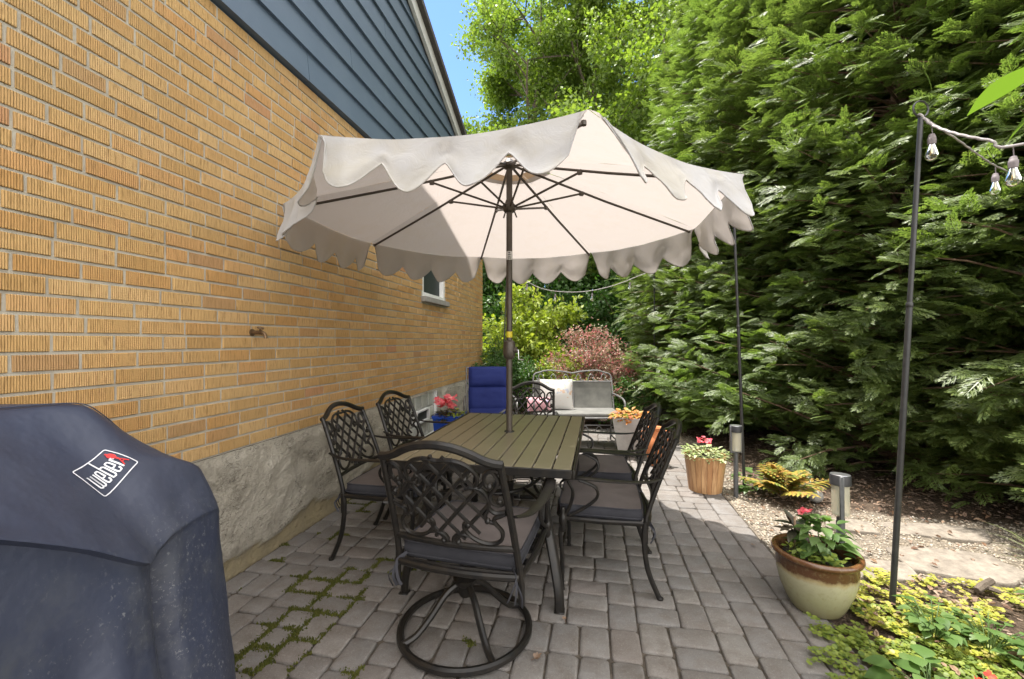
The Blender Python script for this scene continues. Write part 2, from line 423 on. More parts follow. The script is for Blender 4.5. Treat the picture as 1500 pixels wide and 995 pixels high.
M['thuja'] = foliage('thuja spray', [(0.084, 0.123, 0.034), (0.115, 0.160, 0.044), (0.158, 0.202, 0.058), (0.096, 0.138, 0.042), (0.130, 0.176, 0.048), (0.195, 0.235, 0.078)], 0.44, 0.45, (1.5, 1.65, 0.8), 0.75, (0.135, 0.195, 0.050), 0.5)
M['thujawood'] = simple('thuja bark', (0.13, 0.075, 0.045), (0.20, 0.13, 0.085), 30, 0.9)
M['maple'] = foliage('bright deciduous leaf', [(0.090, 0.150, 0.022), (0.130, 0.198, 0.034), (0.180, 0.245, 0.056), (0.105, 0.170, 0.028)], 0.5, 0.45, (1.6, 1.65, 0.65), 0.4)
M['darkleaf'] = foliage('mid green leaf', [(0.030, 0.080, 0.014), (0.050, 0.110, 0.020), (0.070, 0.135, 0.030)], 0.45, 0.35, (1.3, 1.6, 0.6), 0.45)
M['lime'] = foliage('lime shrub leaf', [(0.200, 0.270, 0.028), (0.270, 0.350, 0.045), (0.330, 0.390, 0.070), (0.140, 0.210, 0.028)], 0.45, 0.42, (1.3, 1.3, 0.6), 0.45)
M['barberry'] = foliage('barberry leaf', [(0.420, 0.100, 0.115), (0.480, 0.220, 0.215), (0.240, 0.220, 0.115), (0.520, 0.320, 0.295), (0.170, 0.210, 0.085), (0.40, 0.33, 0.26)], 0.5, 0.35, (1.3, 1.0, 0.9), 0.4)
M['silver'] = foliage('variegated leaf', [(0.42, 0.46, 0.24), (0.22, 0.30, 0.09), (0.52, 0.54, 0.34), (0.14, 0.22, 0.06)], 0.5, 0.3, (1.2, 1.2, 0.8))
M['greenleaf'] = foliage('green leaf', [(0.060, 0.115, 0.028), (0.095, 0.165, 0.045), (0.140, 0.205, 0.070)], 0.4, 0.35, (1.3, 1.5, 0.6), 0.5)
M['jenny'] = foliage('golden creeping leaf', [(0.280, 0.290, 0.035), (0.380, 0.370, 0.050), (0.200, 0.240, 0.035), (0.440, 0.410, 0.080), (0.30, 0.25, 0.10)], 0.5, 0.35, (1.2, 1.2, 0.6))
M['jennygreen'] = foliage('lime creeping leaf', [(0.115, 0.165, 0.025), (0.170, 0.220, 0.034), (0.235, 0.280, 0.050), (0.08, 0.13, 0.03)], 0.5, 0.35, (1.2, 1.3, 0.6))
M['petal'] = foliage('pink red petal', [(0.62, 0.045, 0.090), (0.75, 0.13, 0.17), (0.80, 0.28, 0.28), (0.55, 0.03, 0.05)], 0.5, 0.35, (1.2, 0.9, 0.9))
M['redpetal'] = foliage('scarlet petal', [(0.65, 0.04, 0.02), (0.75, 0.09, 0.04), (0.55, 0.02, 0.02)], 0.5, 0.35, (1.2, 0.9, 0.9))
M['bronzeleaf'] = foliage('bronze leaf', [(0.045, 0.060, 0.035), (0.080, 0.055, 0.040), (0.050, 0.080, 0.045)], 0.35, 0.2, (1.2, 1.1, 0.8), 0.6)
M['coleus'] = foliage('orange coleus leaf', [(0.48, 0.20, 0.05), (0.55, 0.32, 0.10), (0.40, 0.12, 0.06), (0.42, 0.40, 0.10)], 0.5, 0.35, (1.2, 1.0, 0.7))
M['amberfern'] = foliage('amber fern leaf', [(0.42, 0.29, 0.055), (0.34, 0.27, 0.050), (0.46, 0.24, 0.075), (0.20, 0.25, 0.050), (0.16, 0.22, 0.045), (0.50, 0.39, 0.085)], 0.5, 0.35, (1.2, 1.1, 0.7))
M['nearleaf'] = foliage('fresh large leaf', [(0.085, 0.150, 0.025), (0.120, 0.195, 0.034)], 0.5, 0.45, (1.3, 1.4, 0.6), 0.3)
M['blade'] = foliage('pale grass blade', [(0.20, 0.26, 0.08), (0.36, 0.38, 0.20), (0.12, 0.20, 0.05)], 0.5, 0.3, (1.2, 1.3, 0.7))

# ------------------------------------------------------------------ camera, light
cam_d = bpy.data.cameras.new('camera'); cam = bpy.data.objects.new('camera', cam_d); COL.objects.link(cam)
TH = math.atan(118/640)
cam.location = (0, 0, 1.32); cam.rotation_euler = (R(90), 0, TH)
cam_d.sensor_width = 36; cam_d.lens = 640/1500*36; cam_d.shift_y = 2.5/1500
cam_d.clip_start = 0.05; cam_d.clip_end = 600
scene.camera = cam

SUN_EL = R(74.5); SUN_AZ = math.atan2(-0.80, 0.60)      # compass-style: from +Y towards +X
S = V((math.cos(SUN_EL)*math.sin(SUN_AZ), math.cos(SUN_EL)*math.cos(SUN_AZ), math.sin(SUN_EL)))
sd = bpy.data.lights.new('sun', 'SUN'); sd.energy = 4.2; sd.angle = R(0.53); sd.color = (1.0, 0.955, 0.89)
so = bpy.data.objects.new('sun', sd); COL.objects.link(so); so.rotation_euler = S.to_track_quat('Z', 'Y').to_euler(); so.location = S*30
w = bpy.data.worlds.new('World'); scene.world = w; w.use_nodes = True
wt = w.node_tree; wt.nodes.clear()
sky = wt.nodes.new('ShaderNodeTexSky'); sky.sky_type = 'NISHITA'; sky.sun_disc = False
sky.sun_elevation = SUN_EL; sky.sun_rotation = SUN_AZ; sky.altitude = 200; sky.air_density = 1.0; sky.dust_density = 0.3; sky.ozone_density = 1.0
bg = wt.nodes.new('ShaderNodeBackground'); bg.inputs[1].default_value = 0.15
wo = wt.nodes.new('ShaderNodeOutputWorld')
# cloud brightness added out of view as fill light; visible northern sky stays clear
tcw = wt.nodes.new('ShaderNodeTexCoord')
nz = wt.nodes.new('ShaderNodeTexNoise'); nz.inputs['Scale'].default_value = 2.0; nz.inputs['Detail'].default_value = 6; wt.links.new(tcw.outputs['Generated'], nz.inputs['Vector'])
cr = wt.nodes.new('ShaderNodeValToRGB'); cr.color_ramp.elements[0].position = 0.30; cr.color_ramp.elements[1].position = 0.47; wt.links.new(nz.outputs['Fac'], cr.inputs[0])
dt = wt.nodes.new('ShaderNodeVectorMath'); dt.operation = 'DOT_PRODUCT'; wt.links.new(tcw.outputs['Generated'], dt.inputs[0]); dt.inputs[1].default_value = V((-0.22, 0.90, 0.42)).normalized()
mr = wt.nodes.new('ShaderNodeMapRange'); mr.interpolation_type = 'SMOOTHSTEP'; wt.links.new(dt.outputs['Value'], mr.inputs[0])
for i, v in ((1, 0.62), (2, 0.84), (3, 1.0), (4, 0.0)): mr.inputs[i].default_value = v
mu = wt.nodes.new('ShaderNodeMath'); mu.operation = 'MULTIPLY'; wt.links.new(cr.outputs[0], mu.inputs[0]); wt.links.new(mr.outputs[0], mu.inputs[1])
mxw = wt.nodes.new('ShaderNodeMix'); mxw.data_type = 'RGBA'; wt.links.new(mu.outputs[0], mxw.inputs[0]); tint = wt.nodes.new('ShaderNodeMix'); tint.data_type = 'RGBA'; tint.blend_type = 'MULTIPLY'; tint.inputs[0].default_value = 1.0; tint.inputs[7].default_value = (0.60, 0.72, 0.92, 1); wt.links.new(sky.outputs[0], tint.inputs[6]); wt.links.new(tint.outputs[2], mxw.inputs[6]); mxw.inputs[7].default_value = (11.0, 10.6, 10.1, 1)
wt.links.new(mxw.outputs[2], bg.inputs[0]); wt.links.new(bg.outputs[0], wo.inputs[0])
scene.view_settings.view_transform = 'Standard'; scene.view_settings.look = 'None'
scene.view_settings.gamma = 1; scene.view_settings.use_curve_mapping = False
scene.view_settings.exposure = 1.36
scene.render.engine = 'CYCLES'
scene.cycles.max_bounces = 8; scene.cycles.diffuse_bounces = 4; scene.cycles.transparent_max_bounces = 12

# ------------------------------------------------------------------ ground
def ground():
    mb = MB()
    ys = [-60, -20, -5, 0, 5, 10, 20, 60, 300]
    mb.grid(lambda u, v: (-300+600*u, -300+600*v, -0.06), 60, 60)
    tag(mb.build('ground', M['lawn']), kind='structure')
ground()

WX = -1.986            # face of the house wall
PX1 = 1.10             # right edge of the patio
PY0, PY1 = -1.2, 6.75
JOINTS = []            # joint lines, used again for the moss
def patio():
    mb = MB()
    mb.add([(WX, PY0, -0.012), (PX1+0.02, PY0, -0.012), (PX1+0.02, PY1, -0.012), (WX, PY1, -0.012)], [(0, 1, 2, 3)])
    base = mb.build('patio_base', M['sand']); tag(base, kind='structure')
    u = 0.0665; nx = int(round((PX1-0.15-WX)/u)); ny = int((PY1-PY0)/u)
    rnd = random.Random(11)
    sky_ = [0]*nx; pieces = []
    while True:
        h = min(sky_)
        if h >= ny: break
        i = sky_.index(h); j = i
        while j < nx and sky_[j] == h: j += 1
        wdt = j-i
        opts = [k for k in (2, 3) if wdt-k == 0 or wdt-k >= 2]
        if not opts: opts = [wdt]
        k = rnd.choice(opts); hh = rnd.choice((2, 2, 3)) if k == 3 else rnd.choice((2, 3, 3))
        if k == 3 and hh == 3: hh = 2
        pieces.append((WX+i*u, PY0+h*u, k*u, hh*u))
        for q in range(i, i+k): sky_[q] = h+hh
    y = PY0                                   # soldier course along the right edge
    x0 = WX+nx*u
    while y < PY1:
        d = rnd.choice((0.20, 0.215, 0.23)); pieces.append((x0, y, PX1-x0, d)); y += d
    mb = MB()
    for (x, y, a, b) in pieces:
        JOINTS.append((x, y, a, b))
        g = 0.0020+rnd.random()*0.0032
        z = rnd.uniform(-0.003, 0.003); sx = rnd.uniform(-0.010, 0.010); sy = rnd.uniform(-0.010, 0.010)
        cx, cy = x+a/2, y+b/2
        def ring(ins, dz, c):
            out = []
            xs0, xs1, ys0, ys1 = x+g+ins, x+a-g-ins, y+g+ins, y+b-g-ins
            pts = []
            for (px, py, dx, dy) in ((xs0, ys0, 1, 1), (xs1, ys0, -1, 1), (xs1, ys1, -1, -1), (xs0, ys1, 1, -1)):
                pts.append(((px, py+dy*c), (px+dx*c, py)) if (dx*dy > 0) else ((px+dx*c, py), (px, py+dy*c)))
            for pr in pts:
                for (qx, qy) in pr:
                    jx = noise.noise(V((qx*41, qy*41, 1)))*0.008; jy = noise.noise(V((qx*41, qy*41, 9)))*0.008
                    out.append((qx+jx, qy+jy, z+dz+(qx-cx)*sx+(qy-cy)*sy))
            return out
        r0 = ring(0.0, -0.03, 0.012); r1 = ring(0.0, -0.007, 0.012); r2 = ring(0.003, -0.002, 0.012); r3 = ring(0.008, 0.0, 0.013)
        vs = r0+r1+r2+r3; fs = []
        for L in range(3):
            for q in range(8): fs.append((L*8+q, L*8+(q+1) % 8, (L+1)*8+(q+1) % 8, (L+1)*8+q))
        fs.append(tuple(24+q for q in range(8)))
        mb.add(vs, fs, True)
    tag(mb.build('patio', M['paver'], sharp=0), kind='structure')
patio()

def gravel_amount(x, y):
    """1 on the gravel path, 0 on mulch"""
    n = fbm((x*1.3, y*1.3, 4.0))*0.35
    a = sstep(2.55, 2.85, y+n*0.7)*(1-sstep(3.55, 3.95, y+n+(x-2.2)*0.05))
    b = sstep(3.4, 3.9, y)*(1-sstep(0.12, 0.45, (x-PX1)+n*0.5))*(1-sstep(6.2, 7.0, y))
    return min(1.0, max(a, b))
def bed_height(x, y):
    return -0.012+0.014*fbm((x*2.2, y*2.2, 0))+0.005*fbm((x*14, y*14, 3))+0.05*sstep(1.5, 3.5, x-1.0)*sstep(3.6, 5, y)
def bed():
    nx, ny = 110, 170
    x0, x1, y0, y1 = PX1+0.004, 7.0, -1.2, 10.5
    mb = MB()
    mb.grid(lambda u, v: (x0+(x1-x0)*u**1.5, y0+(y1-y0)*v, bed_height(x0+(x1-x0)*u**1.5, y0+(y1-y0)*v)), nx, ny)
    o = mb.build('garden_bed', M['bed'], sharp=0); tag(o, kind='structure')
    at = o.data.attributes.new('gravel', 'FLOAT', 'POINT')
    at.data.foreach_set('value', [gravel_amount(p[0], p[1]) for p in mb.v])
    mb = MB()                                  # planted strip beyond the patio
    mb.grid(lambda u, v: (-3.6+4.69*u, PY1+0.004+4.0*v, -0.02+0.03*fbm((u*9, v*9, 2))), 60, 50)
    o = mb.build('rear_garden_bed', M['bed'], sharp=0); tag(o, kind='structure')
bed()

# ------------------------------------------------------------------ the house
house = thing('brick_house', 'yellow brick house side with grey parged foundation and slate blue siding gable', 'house', (0, 0, 0))
HY0, HY1 = -2.6, 7.80
WIN = (4.92, 5.72, 1.86, 2.90)
GB = (4.52, 5.36, 0.17, 0.685)
FZ = 0.706
BT = 3.125
def rake(y): return 4.29+(6.08-abs(y-1.5)-1.5)*0.407
def build_house():
    # brickwork: every brick stands 5 mm proud of the mortar
    rnd = random.Random(3)
    mb = MB(); course = (BT-FZ)/34; Lb = 0.2165; j = 0.0125
    for c in range(34):
        z = FZ+c*course
        y = HY1-(0 if c % 2 else Lb/2)
        ends = [HY1]
        yy = y
        if c % 2: yy = HY1
        first = True
        yb = HY1
        while yb > HY0:
            L = Lb+rnd.uniform(-0.004, 0.004)
            if first and c % 2 == 0: L = Lb/2
            elif rnd.random() < 0.035: L = Lb*0.55
            elif rnd.random() < 0.02: L = Lb*0.75
            first = False
            ya = yb-L
            segs = [(ya+j/2, yb-j/2)]
            if z+course > WIN[2]-0.07 and z < WIN[3]:
                lo, hi = WIN[0]-0.004, WIN[1]+0.004
                if z < WIN[2]: lo -= 0.04; hi += 0.04
                a, b = segs[0]; out = []
                if a < lo: out.append((a, min(b, lo)))
                if b > hi: out.append((max(a, hi), b))
                segs = out
            for (a, b) in segs:
                if b-a < 0.02: continue
                z0, z1 = z+j*0.55, z+course-j*0.45
                dx = rnd.uniform(-0.0018, 0.0025); t1 = rnd.uniform(-0.0012, 0.0012); q = lambda: rnd.uniform(-0.0012, 0.0012)
                bk = WX-0.012; fr = WX+dx; e = 0.0022
                o4 = [(a+q(), z0+q()), (b+q(), z0+q()), (b+q(), z1+q()), (a+q(), z1+q())]
                i4 = [(a+e, z0+e), (b-e, z0+e), (b-e, z1-e), (a+e, z1-e)]
                vs = [(bk, p[0], p[1]) for p in o4]+[(fr-e*0.8, p[0], p[1]) for p in o4]+[(fr+(t1 if k in (1, 2) else -t1), p[0], p[1]) for k, p in enumerate(i4)]
                fs = []
                for L_ in (0, 4):
                    for k in range(4): fs.append((L_+k, L_+(k+1) % 4, L_+4+(k+1) % 4, L_+4+k))
                fs.append((8, 9, 10, 11))
                mb.add(vs, fs, False)
            yb = ya
    # return face round the far corner
    for c in range(34):
        z = FZ+c*course; x = WX-0.004
        k = 0
        while x > WX-4:
            L = Lb if not (k == 0 and c % 2 == 0) else Lb/2
            mb.box((x-L/2, HY1+0.001, z+course/2), (L-j, 0.024, course-j)); x -= L; k += 1
    mb.build('brick_wall', M['brick'], house)
    # mortar body, in pieces round the window
    mb = MB(); T = 0.25; mx = WX-0.0055
    def slab(y0, y1, z0, z1): mb.box((mx-T/2, (y0+y1)/2, (z0+z1)/2), (T, y1-y0, z1-z0))
    slab(HY0, WIN[0], FZ, BT); slab(WIN[1], HY1-0.002, FZ, BT)
    slab(WIN[0], WIN[1], FZ, WIN[2]-0.07); slab(WIN[0], WIN[1], WIN[3], BT)
    mb.box((mx-T-4, (HY0+HY1)/2, (FZ+BT)/2), (8.0, HY1-HY0-0.006, BT-FZ-0.01))
    mb.build('mortar', M['mortar'], house)
    # foundation, parge coat peeling off low down
    ny, nz = 360, 34
    ys = [HY0+(HY1-HY0)*i/ny for i in range(ny+1)]; zs = [-0.03+(FZ+0.03)*i/nz for i in range(nz+1)]
    vs = []; peel = []
    for z in zs:
        for y in ys:
            edge = 0.15+0.075*fbm((0.3, y*1.8, 0.7))+0.035*fbm((0.1, y*9, 3.0), 3)
            k = sstep(edge+0.012, edge-0.012, z)
            lump = 0.012*fbm((1.0, y*6, z*7), 5)+0.013*abs(fbm((5.0, y*9+z*3, z*17), 4))
            x = WX-0.006+(1-k)*(0.022+lump)+k*(0.0+0.25*lump)
            if z > FZ-0.03: x = min(x, WX+0.012)
            vs.append((x, y, z)); peel.append(k)
    fs = []
    for b in range(nz):
        for a in range(ny):
            yc = (ys[a]+ys[a+1])/2; zc = (zs[b]+zs[b+1])/2
            if GB[0] < yc < GB[1] and GB[2] < zc < GB[3]: continue
            i = b*(ny+1)+a; fs.append((i, i+1, i+ny+2, i+ny+1))
    mb = MB(); mb.add(vs, fs, True)
    n0 = len(vs)
    for (p, q) in (((WX+0.006, HY0, FZ+0.001), (WX-0.05, HY1, FZ+0.001)),):       # ledge under the brick
        mb.add([(p[0], p[1], p[2]), (p[0], q[1], p[2]), (q[0], q[1], q[2]), (q[0], p[1], q[2])], [(0, 1, 2, 3)])
    mb.add([(WX-0.006, HY1, -0.03), (WX-4, HY1, -0.03), (WX-4, HY1, FZ), (WX-0.006, HY1, FZ)], [(0, 1, 2, 3)])
    o = mb.build('foundation', M['parge'], house, sharp=0)
    at = o.data.attributes.new('peeled', 'FLOAT', 'POINT'); at.data.foreach_set('value', peel+[0.0]*(len(mb.v)-n0))
    # lap siding in the gable
    mb = MB(); ex = 0.2135; z = BT+0.012; k = 0
    while z < 6.1:
        z1 = min(z+ex+0.02, 6.3)
        def yl(zz): return 1.5+(4.58+ (4.29-zz)/0.407)
        hi0 = min(yl(z), HY1+0.02); hi1 = min(yl(z1), HY1+0.02)
        lo0 = max(3.0-hi0, HY0); lo1 = max(3.0-hi1, HY0)
        xo, xi, bk = WX+0.040, WX+0.014, WX-0.08
        yj = (2.75, 4.35, 3.30, 4.75, 2.55, 3.9, 2.95, 3.5, 2.4, 3.1, 2.2, 1.5, 1.5, 1.5, 1.5)[k]
        jx = 0.0015
        for (la, ha, lb, hb, dx) in ((lo0, yj-jx, lo1, yj-jx, 0.0), (yj+jx, hi0, yj+jx, hi1, 0.0012)):
            if ha-la < 0.05 or hb-lb < 0.05: continue
            vs = [(xo+dx, la, z), (xo+dx, ha, z), (xi+dx, hb, z1), (xi+dx, lb, z1), (bk, la, z), (bk, ha, z), (bk, hb, z1), (bk, lb, z1)]
            mb.add(vs, [(0, 1, 2, 3), (4, 5, 1, 0), (1, 5, 6, 2), (4, 0, 3, 7), (7, 6, 5, 4)])
        z += ex; k += 1
    mb.build('siding', M['siding'], house)
    # rake trim and roof, both slopes
    tr = MB(); ro = MB(); sl = math.atan(0.407)
    for sgn in (1, -1):
        pts = [(6.7 if sgn > 0 else 5.5)]
        y0, y1 = 1.5, 1.5+sgn*6.9
        def zr(y): return 4.29+(4.58-abs(y-1.5))*0.407
        for (xa, xb, off0, off1, tgt) in ((WX+0.045, WX+0.085, -0.02, 0.13, tr), (WX-9, WX+0.13, 0.135, 0.20, ro), (WX+0.131, WX+0.145, 0.13, 0.202, ro)):
            vs = []
            for x in (xa, xb):
                for (y, off) in ((y0, off0), (y1, off0), (y1, off1), (y0, off1)):
                    vs.append((x, y, zr(y)+off))
            tgt.add(vs, [(0, 1, 2, 3), (7, 6, 5, 4), (0, 4, 5, 1), (1, 5, 6, 2), (2, 6, 7, 3), (3, 7, 4, 0)])
    tr.build('rake_trim', M['trim'], house); ro.build('roof', M['shingle'], house)
    # window
    wn = MB(); y0, y1, z0, z1 = WIN; d = 0.085; fw = 0.05
    for (a, b, c, e) in ((y0, y0+fw, z0, z1), (y1-fw, y1, z0, z1), (y0+fw, y1-fw, z0, z0+fw), (y0+fw, y1-fw, z1-fw, z1)):
        wn.box((WX-d/2-0.008, (a+b)/2, (c+e)/2), (d, b-a-0.001, e-c-0.001), bevel=0.004)
    wf = wn.build('window', M['white'], house)
    p = MB(); p.box((WX-0.070, (y0+y1)/2, (z0+z1)/2), (0.012, y1-y0-2*fw, z1-z0-2*fw)); p.build('screen', M['screen'], wf)
    s_ = MB(); s_.box((WX+0.005, (y0+y1)/2, z0-0.036), (0.10, y1-y0+0.075, 0.066), bevel=0.006); s_.build('sill', M['stone'], wf)
    # glass block window in the foundation, with a small hopper vent
    g = MB(); y0, y1, z0, z1 = GB; fw = 0.035; xf = WX+0.004
    for (a, b, c, e) in ((y0-fw, y0, z0-fw, z1), (y1, y1+fw+0.03, z0-fw, z1), (y0, y1, z0-fw-0.01, z0)):
        g.box((xf-0.04, (a+b)/2, (c+e)/2), (0.085, b-a-0.001, e-c-0.001), bevel=0.004)
    nb, nr = 4, 3; bw = (y1-y0)/nb; bh = (z1-z0)/nr
    g.box((WX-0.065, (y0+y1)/2, (z0+z1)/2), (0.02, y1-y0, z1-z0))
    gw = g.build('basement_window', M['white'], house)
    bl = MB()
    for r_ in range(nr):
        for c_ in range(nb):
            if r_ == 1 and c_ in (1, 2): continue
            bl.box((WX-0.045, y0+bw*(c_+0.5), z0+bh*(r_+0.5)), (0.05, bw-0.014, bh-0.014), bevel=0.012, seg=2)
    bl.build('glass_block', M['blockglass'], gw)
    vt = MB(); yc, zc = y0+bw*2, z0+bh*1.5; vw, vh = bw*2-0.012, bh-0.012
    for (a, b, c, e) in ((yc-vw/2, yc-vw/2+0.025, zc-vh/2, zc+vh/2), (yc+vw/2-0.025, yc+vw/2, zc-vh/2, zc+vh/2), (yc-vw/2+0.025, yc+vw/2-0.025, zc-vh/2, zc-vh/2+0.025), (yc-vw/2+0.025, yc+vw/2-0.025, zc+vh/2-0.025, zc+vh/2)):
        vt.box((WX-0.025, (a+b)/2, (c+e)/2), (0.06, b-a-0.001, e-c-0.001), bevel=0.003)
    vo = vt.build('hopper_vent', M['white'], gw)
    vp = MB(); vp.box((WX-0.035, yc, zc), (0.01, vw-0.05, vh-0.05)); vp.build('pane', M['screen'], vo)
    # outdoor tap
    t = MB(); x, y, z = WX, 2.27, 1.372
    t.lathe([(0.0, 0.0), (0.022, 0.0), (0.022, 0.004), (0.011, 0.006), (0.011, 0.05), (0.014, 0.052), (0.014, 0.066), (0.0, 0.068)], 14, mat=Matrix.Translation((x-0.002, y, z)) @ Matrix.Rotation(R(90), 4, 'Y'))
    t.tube(spline([(x+0.055, y, z), (x+0.075, y, z-0.003), (x+0.088, y, z-0.018), (x+0.09, y, z-0.036)], 4), 0.010, 10)
    t.tube([(x+0.05, y, z), (x+0.055, y, z+0.022)], 0.005, 8)
    tp = t.build('tap', M['bronze'], house)
    h = MB(); h.lathe([(0, 0), (0.016, 0.001), (0.021, 0.006), (0.016, 0.011), (0, 0.012)], 12, mat=Matrix.Translation((x+0.055, y, z+0.02)) @ Matrix.Rotation(R(15), 4, 'Y')); h.build('handle', M['bronze'], tp)
build_house()

# ------------------------------------------------------------------ dining chairs
def back_pt(s, t):
    """point on the reclined, slightly curved chair back: s across, t height above floor"""
    y = -0.235-0.155*((t-0.42)/0.44)**1.15 if t > 0.42 else -0.235
    return V((s, y-0.028*(1-(s/0.26)**2), t))
def chair_back(parent, tilt=None):
    T = tilt
    fr = MB()
    for s in (-1, 1):
        pts = [back_pt(s*(0.262-0.004*k), 0.30+0.575*k/8) if 0.30+0.575*k/8 > 0.42 else V((s*0.262, -0.235, 0.30+0.575*k/8)) for k in range(9)]
        fr.tube(pts, 0.0138, 8, flat=0.95, mat=T)
    top = [(-0.238, 0.868), (-0.205, 0.872), (-0.17, 0.884), (-0.125, 0.907), (-0.07, 0.926), (0, 0.934)]
    top = top+[(-a, b) for a, b in reversed(top[:-1])]
    fr.tube([back_pt(a, b) for a, b in spline([(a, b, 0) for a, b in top], 3) for a, b in ((a, b),)] if False else [back_pt(p[0], p[1]) for p in spline([(a, b, 0) for a, b in top], 4)], 0.0165, 8, mat=T)
    fr.tube([back_pt(-0.25+0.5*k/8, 0.520) for k in range(9)], 0.012, 8, mat=T)
    fr.tube([back_pt(-0.255+0.51*k/8, 0.405) + V((0, -0.012, 0)) for k in range(9)], 0.014, 8, mat=T)
    f = fr.build('back_frame', M['castmetal'], parent)
    la = MB()
    def Q(s, t): return back_pt(s, 0.52+t)+V((0, 0.002, 0))
    # diagonal lattice, cut off at the scrolled outline
    def inside(s, t): return (abs(s)/0.172)**2.4+(abs(t-0.195)/0.182)**2.4 < 1
    for sg in (1, -1):
        for k in range(-3, 4):
            c = k*0.088
            line = [(s, 0.195+sg*1.12*(s-c)) for s in np.linspace(-0.2, 0.2, 41)]
            line = [p for p in line if inside(*p)]
            if len(line) > 6: la.tube([Q(*line[0]), Q(*line[len(line)//2]), Q(*line[-1])], 0.0078, 6, mat=T)
    curves = [
        [(0.0, 0.352), (0.05, 0.357), (0.10, 0.345), (0.136, 0.312), (0.138, 0.275), (0.115, 0.252), (0.090, 0.258), (0.085, 0.282), (0.098, 0.290)],
        [(0.242, 0.290), (0.225, 0.318), (0.195, 0.325), (0.168, 0.305), (0.165, 0.272), (0.178, 0.258)],
        [(0.195, 0.325), (0.212, 0.290), (0.205, 0.262), (0.178, 0.225), (0.184, 0.195), (0.205, 0.186), (0.222, 0.196), (0.220, 0.214), (0.207, 0.214)],
        [(0.090, 0.246), (0.115, 0.256), (0.150, 0.245), (0.170, 0.205), (0.168, 0.172), (0.190, 0.152), (0.225, 0.160)],
        [(0.225, 0.150), (0.205, 0.140), (0.182, 0.128), (0.184, 0.108), (0.205, 0.075), (0.200, 0.040), (0.170, 0.020), (0.125, 0.022), (0.085, 0.044), (0.062, 0.078), (0.068, 0.100), (0.085, 0.096)],
        [(0.085, 0.044), (0.05, 0.052), (0.022, 0.040), (0.012, 0.020), (0.025, 0.008), (0.036, 0.018)],
        [(0.242, 0.245), (0.230, 0.262), (0.208, 0.262)],
        [(0.168, 0.172), (0.150, 0.140), (0.155, 0.118), (0.184, 0.108)]]
    for sg in (1, -1):
        for c in curves:
            la.tube([Q(sg*p[0], p[1]) for p in spline([(a, b, 0) for a, b in c], 4)], 0.0082, 6, mat=T)
        for (a, b) in ((0.030, 0.014), (0.210, 0.204), (0.094, 0.286), (0.180, 0.262), (0.080, 0.096), (0.156, 0.118)):
            p = Q(sg*a, b)
            la.lathe([(0, -0.010), (0.009, -0.007), (0.013, 0), (0.009, 0.007), (0, 0.010)], 8, mat=(T or Matrix()) @ Matrix.Translation(p) @ Matrix.Rotation(R(70), 4, 'X'))
    la.build('lattice', M['castmetal'], f)
